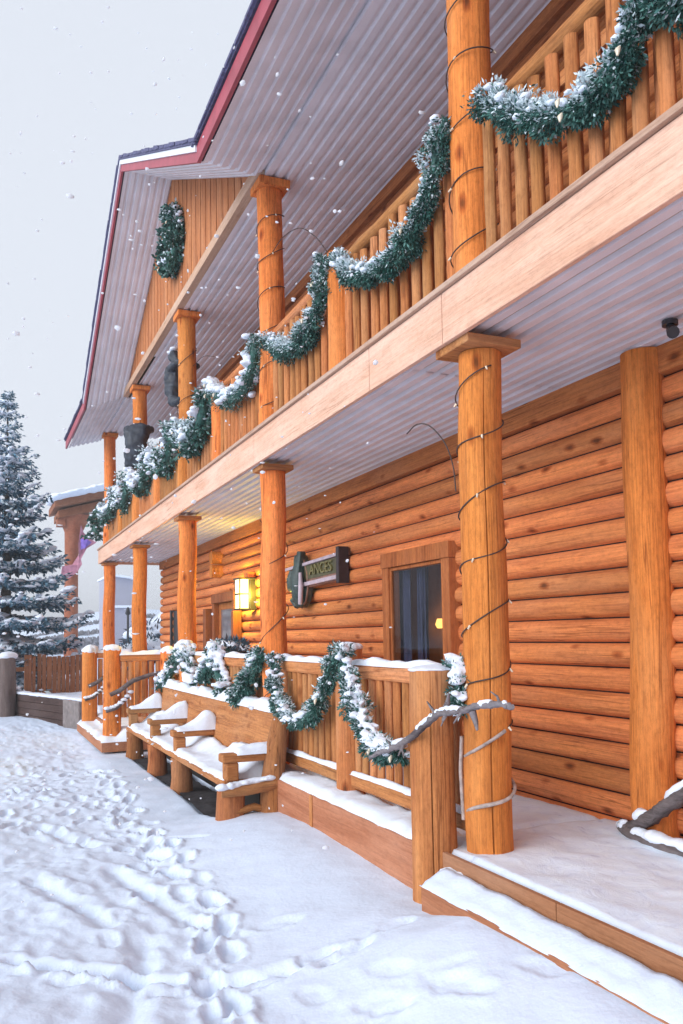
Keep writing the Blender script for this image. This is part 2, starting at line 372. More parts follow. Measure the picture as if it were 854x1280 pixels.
def snow_sheet(name, x0, x1, y0, y1, z, th, parent, seed=0, res=.05, rnd=.05, amp=.35, ext=None, mat=None):
    """a pillow of snow on a flat top: rounded edges, uneven depth"""
    nx = max(5, int((x1-x0)/res)+1); ny = max(5, int((y1-y0)/res)+1)
    X, Y = np.meshgrid(np.linspace(x0, x1, nx), np.linspace(y0, y1, ny), indexing='ij')
    e = np.minimum(np.minimum(X-x0, x1-X), np.minimum(Y-y0, y1-Y))/rnd
    e = np.clip(e, 0, 1); prof = np.sqrt(np.clip(1-(1-e)**2, 0, 1))
    H = th*(1+amp*2*fbm(X*4, Y*4, seed))*prof
    if ext is not None: H = H+ext(X, Y)*prof
    wob = .02*fbm(X*7, Y*7, seed+5)*(1-prof)
    V = np.stack([X+wob, Y+wob, z+H-.004*(1-prof)], -1).reshape(-1, 3)
    i = np.arange(nx*ny).reshape(nx, ny)
    F = np.stack([i[:-1, :-1], i[1:, :-1], i[1:, 1:], i[:-1, 1:]], -1).reshape(-1, 4)
    return fastmesh(name, V, F, [mat or SNOW], None, parent, True)

def post_mesh(mb, x, y, z0, z1, r0, r1, seed, crack=None, n=28, wob=.020, lump=.055):
    ang = [2*math.pi*i/n for i in range(n)]
    if crack is not None:
        ang = sorted([a for a in ang if abs((a-crack+math.pi) % (2*math.pi)-math.pi) > .13]+[(crack+d) % (2*math.pi) for d in (-.07, -.028, 0, .028, .07)])
    m = max(6, int((z1-z0)/.12)); n = len(ang); vs = []
    for i in range(m+1):
        t = i/m; z = z0+(z1-z0)*t; r = r0+(r1-r0)*t
        cx = x+wob*mnoise.noise(Vector((seed, z*.7, 0)))*2; cy = y+wob*mnoise.noise(Vector((seed+9, z*.7, 4)))*2
        for a in ang:
            q = r*(1+lump*mnoise.noise(Vector((math.cos(a)*1.1+seed*3, math.sin(a)*1.1, z*1.6)))*2 + .012*mnoise.noise(Vector((math.cos(a)*4+seed, math.sin(a)*4, z*.8)))*2)
            aa = a
            if crack is not None:
                dd = abs((a-crack+math.pi) % (2*math.pi)-math.pi)
                if dd < .02: q -= .06*min(1, max(0, (1.0-t)*2.2))*(.75+.4*mnoise.noise(Vector((seed, z*2, 8))))
                aa = a+.05*mnoise.noise(Vector((seed, z*1.1, 2)))
            vs.append((cx+q*math.cos(aa), cy+q*math.sin(aa), z))
    fs = [(i*n+j, i*n+(j+1) % n, (i+1)*n+(j+1) % n, (i+1)*n+j) for i in range(m) for j in range(n)]
    mb.add(vs, fs, 0, True); mb.add(vs[:n], [tuple(range(n))[::-1]], 0); mb.add(vs[-n:], [tuple(range(n))], 0)

# ------------------------------------------------------------------ ground
def ground_h(X, Y):
    h = 0*X
    bank = np.interp(Y, [-2, 3.2, 3.75, 4.15, 4.7, 6.4, 7.2, 8.2, 12, 14], [.295, .292, .285, .18, .15, .15, .12, .02, .0, .0])
    h = h+bank*sstep(1.25, 2.32, X)
    # raised bed behind the low wall on the left
    d = ((X-1.95)*(20-16.3)+(Y-16.3)*(1.95-.75))/math.hypot(20-16.3, 1.95-.75)
    bed = np.where(Y < 20.15, sstep(.02, .2, d), sstep(20.15, 20.3, Y))*sstep(15.6, 16.6, Y)
    h = h+.48*bed*(1-sstep(60, 90, Y))
    h = h+.10*sstep(14.5, 19, Y)*(1-bed)*(1-sstep(30, 40, Y))
    h = h+.05*fbm(X*.6, Y*.6, 3)*sstep(-2, 1, -np.abs(X-1)+3)
    # scuffed area left, smooth area along the deck
    sc_ = (1-sstep(1.15, 1.5, X+.10*fbm(X*2, Y*1.2, 7)-.03*(Y-5)))*sstep(-3, -1, X)*(1-sstep(17, 21, Y))
    h = h+sc_*(.034*fbm(X*1.8, Y*1.2, 11, 5)+.022*np.abs(fbm(X*3.1+Y*1.2, Y*1.1, 17, 3))-.035+.02*fbm(X*6, Y*4, 23, 2)-.020*np.abs(fbm(X*9+.6*Y, Y*6, 27, 3))+.010*fbm(X*16, Y*12, 28, 2))
    h = h+(1-sc_)*(.008*fbm(X*5, Y*5, 29, 4))
    return h
def gz(x, y): return float(ground_h(np.array([float(x)]), np.array([float(y)]))[0])
xs = np.concatenate([-np.geomspace(420, 3.2, 26), np.arange(-2.6, -.4, .12), np.arange(-.4, 2.75, .021), np.linspace(2.9, 6, 8), np.geomspace(7, 420, 22)])
ys = np.concatenate([-np.geomspace(300, 3, 12), np.linspace(-2, 2.2, 10), np.arange(2.4, 7.2, .022), np.arange(7.2, 12, .035), np.arange(12, 24, .09), np.geomspace(24.5, 700, 34)])
GX, GY = np.meshgrid(xs, ys, indexing='ij'); GH = ground_h(GX, GY)
rng = np.random.default_rng(5); random.seed(5)
prints = []
def trail(pts, step=.34, side=.09, dep=.05):
    pts = [np.array(p) for p in pts]; k = 0
    for a, b in zip(pts[:-1], pts[1:]):
        L = np.hypot(*(b-a)); d = (b-a)/L; nrm = np.array([-d[1], d[0]]); t = random.random()*.1
        while t < L:
            c = a+d*t+nrm*side*(1 if k % 2 else -1)*random.uniform(.5, 1.3)
            prints.append((c[0], c[1], math.atan2(d[1], d[0])+random.uniform(-.35, .35), random.uniform(.11, .15), random.uniform(.05, .068), dep*random.uniform(.35, .85)))
            t += step*random.uniform(.7, 1.15); k += 1
trail([(1.50, 11.5), (1.42, 9.26), (1.40, 7.0), (1.37, 5.8), (1.32, 5.1), (1.26, 4.69), (1.10, 4.0), (.95, 3.2)], .30, .07, .06)
trail([(1.28, 9.8), (1.22, 8.2), (1.2, 6.6), (1.15, 5.6)], .36, .10, .045)
trail([(.1, 4.95), (.45, 4.72), (.86, 4.38), (1.35, 4.17), (1.75, 4.12), (2.15, 4.06)], .27, .05, .038)
trail([(.5, 13.5), (.6, 11.3), (.45, 9.5), (.35, 8)], .4, .12, .05)
trail([(.95, 12.5), (.85, 10.3), (.95, 9.2), (.75, 7.6)], .4, .12, .05)
trail([(.2, 11), (.5, 10.2), (.9, 9.6)], .4, .1, .05)
trail([(.35, 7.2), (.6, 6.2), (.85, 5.2), (.7, 4.3)], .45, .12, .022)
trail([(1.35, 4.9), (1.6, 4.75), (1.9, 4.72)], .35, .06, .02)
trail([(1.2, 3.45), (1.6, 3.5), (2.0, 3.35), (2.15, 3.0)], .3, .1, .016)
trail([(1.5, 3.9), (1.75, 3.55), (1.9, 3.1)], .3, .1, .014)
for cx, cy, an, la, lb, dp in prints:
    mk = (np.abs(GX-cx) < .35) & (np.abs(GY-cy) < .35)
    ca, sa = math.cos(an), math.sin(an); dx = GX[mk]-cx; dy = GY[mk]-cy
    q = np.sqrt(((dx*ca+dy*sa)/la)**2+((-dx*sa+dy*ca)/lb)**2)+.5*fbm(GX[mk]*14, GY[mk]*14, 41, 2)
    GH[mk] += -dp*(1-sstep(.72, 1.08, q))*(1+.5*fbm(dx*30, dy*30, 43, 2)) + dp*.42*np.exp(-((q-1.38)/.26)**2)*(1+1.6*fbm(GX[mk]*18, GY[mk]*18, 44, 3))
# dragged grooves
for (ax, ay), (bx, by), wd, dp in (((.18, 5.02), (.72, 4.60), .035, .05), ((.72, 4.60), (1.0, 4.36), .03, .03), ((1.05, 4.3), (1.5, 4.17), .04, .03), ((1.2, 5.2), (.95, 6.6), .05, .03), ((1.42, 7.3), (1.75, 6.9), .02, .012), ((.4, 6.6), (.75, 5.4), .06, .03), ((.9, 5.0), (.6, 3.9), .07, .03), ((.55, 8.4), (.9, 7.4), .05, .035)):
    dx, dy = bx-ax, by-ay; L2 = dx*dx+dy*dy
    t = np.clip(((GX-ax)*dx+(GY-ay)*dy)/L2, 0, 1)
    dist = np.hypot(GX-ax-t*dx, GY-ay-t*dy)+.03*fbm(GX*6, GY*6, 53, 3)
    GH += -dp*np.exp(-(dist/wd)**2)+.35*dp*np.exp(-((dist-2.2*wd)/wd)**2)
# the hillside beyond
GH += 7.5*sstep(55, 150, GY)*sstep(-8, 30, GX+.02*GY)*(1+.5*fbm(GX*.03, GY*.03, 61, 3))
# a hollow under the bench, covered later by a dark sheet
GH -= .07*sstep(2.0, 2.1, GX)*(1-sstep(2.55, 2.6, GX))*sstep(7.5, 7.9, GY)*(1-sstep(12.4, 12.8, GY))
i = np.arange(GX.size).reshape(GX.shape)
ground = fastmesh('ground', np.stack([GX, GY, GH], -1).reshape(-1, 3), np.stack([i[:-1, :-1], i[1:, :-1], i[1:, 1:], i[:-1, 1:]], -1).reshape(-1, 4), [SNOWG], None, None, True)
tag(ground, kind='structure')

# ------------------------------------------------------------------ the log lodge
XP, XW = 2.748, 3.905
FX, FY = 3.62, 3.56
lodge = empty('log_lodge', (XW, 12, 0), 'two storey log lodge with balcony, orange posts and red edged gable roof', 'lodge')
PY = [4.22, 8.05, 11.85, 15.70, 19.60]
NY = [6.22, 10.0, 13.75, 17.6]           # balcony newels between posts
# --- lower wall
def log_wall(mb, seams, x, y0, y1, openings, bulge=.066, seed=0):
    for k, (za, zb) in enumerate(zip(seams[1:], seams[:-1])):
        spans = [(y0, y1)]
        for oy0, oy1, oz0, oz1 in openings:
            if min(zb, oz1)-max(za, oz0) > .02:
                ns = []
                for a, b in spans:
                    if oy0 > a and oy1 < b: ns += [(a, oy0), (oy1, b)]
                    else: ns.append((a, b))
                spans = ns
        for a, b in spans:
            n = max(2, int((b-a)/.22)); P = 11; vs = []
            for i in range(n+1):
                y = a+(b-a)*i/n
                q = mnoise.noise(Vector((k*3.1+seed, y*.55, 0)))*.011+mnoise.noise(Vector((k*5.3+seed, y*2.1, 3)))*.005
                bb = bulge*(1+mnoise.noise(Vector((k*2.3+seed, y*.4, 7)))*.35)
                for j in range(P):
                    u = -1+2*j/(P-1); zc = (za+zb)/2+q*(1-abs(u))*1.2
                    xx = x+bulge-bb*max(0, 1-abs(u)**2.3)**.56
                    vs.append((xx, y, zc+u*(zb-za)/2*.955))
            fs = [(i*P+j, (i+1)*P+j, (i+1)*P+j+1, i*P+j+1) for i in range(n) for j in range(P-1)]
            mb.add(vs, fs, 0, True)
            for e in (0, n): mb.add([vs[e*P+j] for j in range(P)]+[(x+.125, vs[e*P][1], za), (x+.125, vs[e*P][1], zb)], [tuple(list(range(P))+[P+1, P])], 0)
seams = [3.30-.1677*k for k in range(0, 19)]
WIN = (6.52, 7.74, .86, 2.455); DOOR = (13.35, 14.45, .0, 2.30); DOOR2 = (17.5, 18.3, .0, 2.30)
mb = MB(); log_wall(mb, seams, XW, -3.5, 19.66, [WIN, DOOR, DOOR2])
mb.box(XW-.02, XW+.13, -3.5, 19.66, 3.302, 3.475)                                   # flat top log
mb.box(XW+.064, XW+.12, -3.5, WIN[0], .2, 3.31, 1); mb.box(XW+.064, XW+.12, WIN[1], DOOR[0], .2, 3.31, 1)
mb.box(XW+.064, XW+.12, DOOR[1], DOOR2[0], .2, 3.31, 1); mb.box(XW+.064, XW+.12, DOOR2[1], 19.64, .2, 3.31, 1)
mb.box(XW+.064, XW+.12, WIN[0], WIN[1], .2, WIN[2], 1); mb.box(XW+.064, XW+.12, WIN[0], WIN[1], WIN[3], 3.31, 1)
mb.box(XW+.064, XW+.12, DOOR[0], DOOR[1], 2.3, 3.31, 1); mb.box(XW+.064, XW+.12, DOOR2[0], DOOR2[1], 2.4, 3.31, 1)
mb.build('log_wall', [W_logY, UNDER], lodge)
# end wall, far side
mb = MB(); mb.box(XW+.13, 9.6, 19.50, 19.64, .2, 7.2); mb.build('end_wall', W_logY, lodge)
# wall post at the near end, half round
mb = MB(); post_mesh(mb, XW-.035, 4.07, .42, 3.47, .135, .132, 31, n=30, lump=.03); mb.build('wall_post', W_postZ, lodge, loc=(XW, 4.07, .42))
# corner boards at the far end and the vestibule members
mb = MB()
for k in range(10):
    z = .6+.27*k; mb.tube([(XW-.02, 14.95, z), (XW+.1, 14.95, z)], .0, 3)
mb = MB()
for z, yy in ((2.86, 14.35), (3.10, 14.35)): mb.tube([(XW-.17, yy, z), (XW+.06, yy, z)], .115, 14, rough=.05)
mb.build('log_end', W_postZ, lodge)
# --- window
mb = MB(); y0, y1 = 6.46, 7.81
mb.box(XW-.065, XW+.06, y0, y0+.14, .84, 2.38); mb.box(XW-.065, XW+.06, y1-.14, y1, .84, 2.38)
mb.box(XW-.075, XW+.06, y0-.01, y1+.01, 2.381, 2.53); mb.box(XW-.085, XW+.06, y0-.03, y1+.03, .74, .838)
mb.box(XW-.045, XW+.05, y0+.141, y0+.175, .84, 2.379); mb.box(XW-.045, XW+.05, y1-.175, y1-.141, .84, 2.379); mb.box(XW-.045, XW+.05, y0+.176, y1-.176, 2.345, 2.379)
win = mb.build('window', W_frame, lodge, bevel=.006)
mb = MB(); mb.box(XW-.028, XW-.022, y0+.176, y1-.176, .84, 2.344); mb.build('pane', GLASS, win)
mb = MB(); ya, yb = y0-.1, y1+.95
mb.box(XW+.7, XW+.72, ya, yb, .8, 2.5); mb.box(XW+.125, XW+.7, ya-.02, ya, .8, 2.5); mb.box(XW+.125, XW+.7, yb, yb+.02, .8, 2.5); mb.box(XW+.125, XW+.7, ya, yb, 2.5, 2.52); mb.box(XW+.125, XW+.7, ya, yb, .78, .8)
mb.build('room_recess', ROOM, win)
def curtain(ya, yb, seed):
    vs = []; n = 40
    for i in range(n+1):
        t = i/n
        for z, sq in ((2.40, 0.), (1.7, .03), (.85, .0)):
            yy = ya+(yb-ya)*t+sq*math.sin(t*9); xx = XW+.10+.025*math.sin(t*22+seed)+.01*math.sin(t*51+z)
            vs.append((xx, yy, z))
    m = MB(); m.add(vs, [(i*3+j, (i+1)*3+j, (i+1)*3+j+1, i*3+j+1) for i in range(n) for j in range(2)], 0, True)
    m.build('curtain', CURTAIN, win)
curtain(8.02, 7.46, 1.); curtain(7.33, 7.15, 2.)
mb = MB(); mb.tube([(XW+.55, 7.70, 1.76), (XW+.55, 7.70, 1.80), (XW+.55, 7.70, 1.86)], [.03, .05, .03], 14); mb.build('room_lamp', ROOMLAMP, win)
mb = MB(); mb.tube([(XW+.55, 8.10, 1.74), (XW+.55, 8.10, 1.78), (XW+.55, 8.10, 1.84)], [.03, .045, .03], 12); mb.build('room_lamp', ROOMLAMP, win)
rl = bpy.data.lights.new('room_light', 'POINT'); rl.energy = 4; rl.color = (1, .50, .12); rl.shadow_soft_size = .06
ro_ = bpy.data.objects.new('room_light', rl); col.objects.link(ro_); ro_.parent = win; ro_.location = Vector((XW+.55, 7.72, 1.81))-wloc(win)
# --- entrance door
mb = MB()
mb.box(XW-.09, XW+.07, 13.20, 13.34, .42, 2.30); mb.box(XW-.09, XW+.07, 14.46, 14.60, .42, 2.30); mb.box(XW-.10, XW+.07, 13.18, 14.62, 2.301, 2.46)
mb.box(XW-.16, XW-.02, 13.02, 13.14, .42, 2.12); mb.box(XW-.16, XW-.02, 14.78, 14.98, .42, 2.22)
mb.box(XW-.10, XW-.02, 12.70, 12.86, .42, 1.65)
df = mb.build('door_frame', W_door, lodge, bevel=.006)
mb = MB(); mb.box(XW+.0, XW+.05, 13.345, 14.455, .42, 2.295); mb.box(XW-.015, XW-.001, 13.43, 13.5, .5, 2.2); mb.box(XW-.015, XW-.001, 14.3, 14.37, .5, 2.2); mb.box(XW-.015, XW-.001, 13.501, 14.299, 1.35, 1.45)
dr = mb.build('door', W_frame, lodge, bevel=.004)
mb = MB(); mb.box(XW-.008, XW-.002, 13.52, 14.28, 1.47, 2.18); mb.build('pane', plain('pane_reflecting', (.16, .15, .17), .08, .3, 4), dr)
mb = MB(); mb.tube([(XW-.05, 13.46, 1.25), (XW-.05, 13.46, 1.45)], .014, 8); mb.build('handle', IRON, dr)
mb = MB(); mb.box(XW+.02, XW+.06, 17.5, 18.3, .42, 2.29); mb.box(XW-.04, XW+.05, 17.40, 17.498, .42, 2.31); mb.box(XW-.04, XW+.05, 18.302, 18.40, .42, 2.31)
mb.build('side_door', plain('dark_door', (.035, .035, .04), .5, .3, 6), lodge, bevel=.004)

# --- ceilings, ribbed metal
def ribbed(mb, x0, x1, y0, y1, zf, pitch=.108, depth=.026):
    """underside: ribs run along Y; zf(x,y) gives the height"""
    n = int(round((x1-x0)/pitch)); prof = []
    for i in range(n):
        a = x0+(x1-x0)*i/n; p = (x1-x0)/n
        prof += [(a, 0), (a+p*.50, 0), (a+p*.60, depth), (a+p*.88, depth), (a+p*.96, depth*.2)]
    prof.append((x1, 0)); ny = len(y0) if hasattr(y0, '__len__') else 0; Yf = lambda y, x: y(x) if callable(y) else y
    ysl = y0 if ny else [y0, y1]
    vs = [(x, Yf(y, x), zf(x, Yf(y, x))+d) for y in ysl for x, d in prof]; P = len(prof)
    mb.add(vs, [(i*P+j, i*P+j+1, (i+1)*P+j+1, (i+1)*P+j) for i in range(len(ysl)-1) for j in range(P-1)], 0)
mb = MB()
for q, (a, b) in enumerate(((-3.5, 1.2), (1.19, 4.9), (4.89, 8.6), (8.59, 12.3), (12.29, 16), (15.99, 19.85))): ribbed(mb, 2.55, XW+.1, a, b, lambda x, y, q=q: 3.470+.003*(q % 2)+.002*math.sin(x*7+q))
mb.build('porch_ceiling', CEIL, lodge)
mb = MB(); ribbed(mb, 2.66, XW+.1, -3.5, 7.52, lambda x, y: 6.415); ribbed(mb, 2.66, XW+.1, 7.515, 13.9, lambda x, y: 6.420); ribbed(mb, 2.66, XW+.1, 13.895, 19.78, lambda x, y: 6.425); mb.build('balcony_ceiling', CEIL2, lodge)
mb = MB(); mb.tube([(FX, FY, 3.468), (FX, FY, 3.44)], .045, 14); mb.tube([(FX, FY, 3.44), (FX-.02, FY-.03, 3.40), (FX-.04, FY-.06, 3.375)], [.02, .03, .036], 12); mb.build('ceiling_spotlight', IRON, lodge)
# --- balcony floor, rim boards, upper wall
mb = MB(); mb.box(2.58, XW+.1, -3.5, 19.82, 3.50, 3.70); mb.build('balcony_floor', W_trim, lodge)
mb = MB(); ye = [-3.5, .4, 4.26, 5.28, 8.0, 10.4, 12.6, 15.6, 19.86]
for a, b in zip(ye[:-1], ye[1:]): mb.box(2.528, 2.562, a+.004, b-.004, 3.425, 3.735)
mb.box(2.563, XW+.1, 19.825, 19.86, 3.425, 3.735)
rb = mb.build('rim_board', W_band, lodge, bevel=.004)
mb = MB(); mb.box(2.50, 2.68, -3.5, 19.89, 3.738, 3.772); mb.build('cap_trim', W_trim, rb, bevel=.004)
seams_u = [3.60+.1677*(16-k) for k in range(0, 17)]
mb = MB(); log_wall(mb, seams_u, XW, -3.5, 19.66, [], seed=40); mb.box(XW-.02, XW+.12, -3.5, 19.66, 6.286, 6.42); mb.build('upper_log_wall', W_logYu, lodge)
# --- porch posts
cap = MB(); cap.box(-.21+XP, .21+XP, -.21, .21, 3.375, 3.428)
proto = None
for k, y in enumerate(PY):
    r = .132
    if k == 0:
        mb = MB(); post_mesh(mb, XP, y, .43, 3.374, .136, .128, 3, crack=R(247), n=34, wob=.016)
        p = mb.build('porch_post', W_postZ, lodge, loc=(XP, y, .43))
        mb = MB(); mb.box(XP-.185, XP+.185, y-.185, y+.185, 3.378, 3.432); mb.build('post_cap', W_railX, p, bevel=.006)
    else:
        if k == 1:
            mb = MB(); post_mesh(mb, XP, y, .43, 3.374, .132, .128, 13, n=24)
            proto = mb.build('porch_post', W_postZ, lodge, loc=(XP, y, .43))
            mb = MB(); mb.box(XP-.165, XP+.165, y-.165, y+.165, 3.378, 3.428); mb.build('post_cap', W_railX, proto, bevel=.006)
        else:
            c = copy_part(proto, lodge, (XP, y, .43)); c.rotation_euler.z = 0
for k, y in enumerate(PY):
    if k == 0:
        mb = MB(); post_mesh(mb, XP, y, 3.72, 6.36, .138, .13, 23, n=30)
        p = mb.build('balcony_post', W_postZ, lodge, loc=(XP, y, 3.72))
        mb = MB(); mb.box(XP-.2, XP+.2, y-.2, y+.2, 6.361, 6.41); mb.build('post_cap', W_railX, p, bevel=.006); up = p
    elif k == 1:
        mb = MB(); post_mesh(mb, XP, y, 3.72, 6.33, .134, .13, 29, n=24)
        up = mb.build('balcony_post', W_postZ, lodge, loc=(XP, y, 3.72))
        mb = MB(); mb.box(XP-.165, XP+.165, y-.165, y+.165, 6.331, 6.41); mb.build('post_cap', W_postZ, up, bevel=.006)
    else:
        copy_part(up, lodge, (XP, y, 3.72))
# --- beam, gable wall
mb = MB(); mb.box(2.565, 2.70, 7.9, 16.5, 6.425, 6.555); mb.build('eave_beam', W_band, lodge, bevel=.004)
mb = MB(); mb.box(2.64, 2.672, -3.5, 7.9, 6.412, 6.455); mb.build('joint_strip', CEIL2, lodge); mb = MB(); mb.box(2.62, 2.68, 16.5, 19.75, 6.405, 6.47); mb.build('joint_strip', CEIL2, lodge)
APY, APZ, SL = 12.25, 8.62, .512
def gzs(y): return APZ-SL*abs(y-APY)
mb = MB(); bw = .262; y = 8.15
while y < 16.35:
    a, b = y+.017, min(y+bw-.017, 16.38)
    for s0, s1 in ((a, min(b, APY)), (max(a, APY), b)):
        if s1-s0 > .01: mb.prism([(s0, 6.556), (s1, 6.556), (s1, max(6.56, gzs(s1)+.03)), (s0, max(6.56, gzs(s0)+.03))], 'X', 2.622, 2.66)
    y += bw
mb.prism([(8.0, 6.556), (16.5, 6.556), (APY, APZ+.02)], 'X', 2.662, 2.70, 1)
mb.build('gable_wall', [W_gable, UNDER], lodge, bevel=.003)
# --- soffits
EX = 1.90
def zmain(x, y): return 6.225+(x-EX)*.30
yv = lambda x: APY-(APZ-zmain(x, 0))/SL; yw = lambda x: APY+(APZ-zmain(x, 0))/SL
mb = MB(); ribbed(mb, EX+.02, 2.66, [-3.5, yv], None, zmain); mb.build('eave_soffit', CEIL2, lodge)
mb = MB(); ribbed(mb, EX+.02, 2.66, [yw, 20.55], None, zmain); mb.build('eave_soffit', CEIL2, lodge)
mb = MB()
for ysl in ([yv, APY], [APY, 14.6], [14.6, yw]):
    ribbed(mb, EX+.02, 2.655, ysl, None, lambda x, y: gzs(y)+.002)
mb.build('gable_soffit', CEIL2, lodge)
# --- roof: main slope, gable slopes (slabs), fascia
rz = lambda x: 6.40+(x-1.86)*.48
roof = MB()
roof.prism([(1.84, 6.395), (7.6, rz(7.6)), (7.6, rz(7.6)+.09), (1.84, 6.45)], 'Y', -3.5, 7.60)
roof.prism([(1.84, 6.395), (7.6, rz(7.6)), (7.6, rz(7.6)+.09), (1.84, 6.45)], 'Y', 16.90, 20.62)
roof.prism([(7.6, rz(7.6)), (13.4, 6.4), (13.4, 6.49), (7.6, rz(7.6)+.09)], 'Y', -3.5, 20.62)
gt = lambda y: APZ+.155-SL*abs(y-APY)
for a, b in ((7.56, APY), (APY, 16.94)):
    roof.prism([(a, gt(a)), (b, gt(b)), (b, gt(b)+.065), (a, gt(a)+.065)], 'X', 1.83, 2.2)
    a1_, b1_ = max(a, 7.78), min(b, 16.72)
    roof.prism([(a1_, gt(a1_)), (b1_, gt(b1_)), (b1_, gt(b1_)+.065), (a1_, gt(a1_)+.065)], 'X', 2.201, 2.655)
    a2, b2 = (max(a, APY-3.9), min(b, APY+3.9))
    roof.prism([(a2, gt(a2)), (b2, gt(b2)), (b2, gt(b2)+.065), (a2, gt(a2)+.065)], 'X', 2.656, 7.0)
ro = roof.build('roof', SHING, lodge)
mb = MB(); mb.box(1.862, EX, -3.5, 7.60, 6.215, 6.388); mb.box(1.862, EX, 16.90, 20.60, 6.215, 6.388)
for a, b in ((7.602, APY), (APY, 16.898)): mb.prism([(a, gzs(a)-.02), (b, gzs(b)-.02), (b, gzs(b)+.152), (a, gzs(a)+.152)], 'X', 1.866, EX)
mb.build('fascia', RED, ro, bevel=.003)
mb = MB()
for a, b in ((7.602, APY), (APY, 16.898)): mb.prism([(a, gzs(a)+.085), (b, gzs(b)+.085), (b, gzs(b)+.1525), (a, gzs(a)+.1525)], 'X', 1.845, 1.864)
mb.build('drip_edge', DRIP, ro)
# shingle butts showing along the eaves and rakes
mb = MB(); random.seed(8)
y = -3.4
while y < 7.5: mb.box(1.815+random.uniform(0, .012), 1.86, y, y+.28, 6.405+random.uniform(0, .010), 6.435+random.uniform(0, .01)); y += .30
mb.build('shingle_edge', SHING, ro); mb = MB()
y = 16.95
while y < 20.5: mb.box(1.815+random.uniform(0, .012), 1.86, y, y+.28, 6.405+random.uniform(0, .010), 6.435+random.uniform(0, .01)); y += .30
mb.build('shingle_edge', SHING, ro); mb = MB()
for k in range(32):
    y = 7.65+k*.288
    if k == 16: mb.build('shingle_edge', SHING, ro); mb = MB()
    if abs(y-APY) < .15: continue
    z = gt(y); d = .13; s = SL if y < APY else -SL; o = random.uniform(0, .02)
    mb.prism([(y-d, z-d*s+.03), (y+d, z+d*s+.02), (y+d, z+d*s+(.09 if s < 0 else .055)+o), (y-d, z-d*s+(.075 if s < 0 else .05)+o)], 'X', 1.812+random.uniform(0, .012), 1.85)
mb.build('shingle_edge', SHING, ro)
rs = MB()
for a, b in ((8.4, APY-.02), (APY+.02, 16.1)): rs.prism([(a, gt(a)+.068), (b, gt(b)+.068), (b, gt(b)+.15), (a, gt(a)+.15)], 'X', 2.1, 6.0)
rs.prism([(2.1, rz(2.1)+.07), (7.4, rz(7.4)+.095), (7.4, rz(7.4)+.2), (2.1, rz(2.1)+.16)], 'Y', -3.4, 7.4)
rs.prism([(2.1, rz(2.1)+.07), (7.4, rz(7.4)+.095), (7.4, rz(7.4)+.2), (2.1, rz(2.1)+.16)], 'Y', 17.2, 20.5)
rs.build('snow_cover', SNOW, ro)

# --- balcony railing, one part per bay
def baluster_mesh(h, wd, dp, seed):
    """a half round split rail, flat back, as mesh centred on x=0,y=0 from z=0"""
    m = MB(); P = 8; vs = []; rr = random.Random(seed)
    for i in range(5):
        z = h*i/4; k = 1+rr.uniform(-.05, .05); oy = rr.uniform(-.004, .004)
        for j in range(P+1):
            a = math.pi*j/P; vs.append((-dp*math.sin(a)*k, oy+wd/2*math.cos(a)*k, z))
    n = P+1
    m.add(vs, [(i*n+j, i*n+j+1, (i+1)*n+j+1, (i+1)*n+j) for i in range(4) for j in range(P)]+[(i*n+P, i*n, (i+1)*n, (i+1)*n+P) for i in range(4)], 0, True)
    m.add(vs[-n:], [tuple(range(n))], 0); m.add(vs[:n], [tuple(range(n))[::-1]], 0)
    return m
bal_me = []
for s in range(4):
    o = baluster_mesh(.90+.012*s, .088+.004*(s % 2), .045, s).build('baluster', W_balZ); bal_me.append(o.data); bpy.data.objects.remove(o)
rb_ = random.Random(4)
def bay_up(ya, yb, individual):
    mb = MB()
    pts = [(2.775, ya+(yb-ya)*t/6, 4.79+.012*mnoise.noise(Vector((ya, t, 0)))) for t in range(7)]
    mb.tube(pts, .058, 12, rough=.05, seed=ya)
    rail = mb.build('balcony_railing', W_railY, lodge, loc=(2.775, (ya+yb)/2, 4.79))
    mb = MB(); mb.box(2.735, 2.775, ya, yb, 3.80, 3.89); mb.box(2.737, 2.775, ya, yb, 4.52, 4.60); mb.build('sub_rail', W_railY, rail, bevel=.005)
    n = int((yb-ya-.06)/.142); st = (yb-ya)/(n)
    farm = MB()
    for row, x in ((0, 2.733), (1, 2.80)):
        for i in range(n):
            y = ya+st*(i+.5*(1-row)+ (0 if row == 0 else .98))
            if row == 1 and (i == n-1): continue
            y += rb_.uniform(-.012, .012)
            if individual and row == 0:
                b = bpy.data.objects.new('baluster', bal_me[rb_.randrange(4)]); col.objects.link(b); b.parent = rail
                b.location = Vector((x, y, 3.775+rb_.uniform(0, .012)))-wloc(rail)
            else:
                m = baluster_mesh(.90 if row == 0 else .72, .08, .042, i); farm.add([(x+a, y+b_, 3.776+c) for a, b_, c in m.v], m.f, 0, True)
    if farm.v: farm.build('back_balusters' if individual else 'balusters', W_balZ, rail)['kind'] = 'stuff'
ends = sorted(PY+NY)
bays = [(.9, 4.08)]
prev = PY[0]
for e in ends[1:]:
    bays.append((prev+(.14 if prev in PY else .10), e-(.14 if e in PY else .10))); prev = e
for k, (a, b) in enumerate(bays): bay_up(a, b, k < 4)
pn = None
for y in NY:
    if pn is None:
        mb = MB(); post_mesh(mb, 2.735, y, 3.775, 4.86, .112, .108, 44, n=22); pn = mb.build('balcony_newel', W_postZ, lodge, loc=(2.735, y, 3.775))
    else: copy_part(pn, lodge, (2.735, y, 3.775))
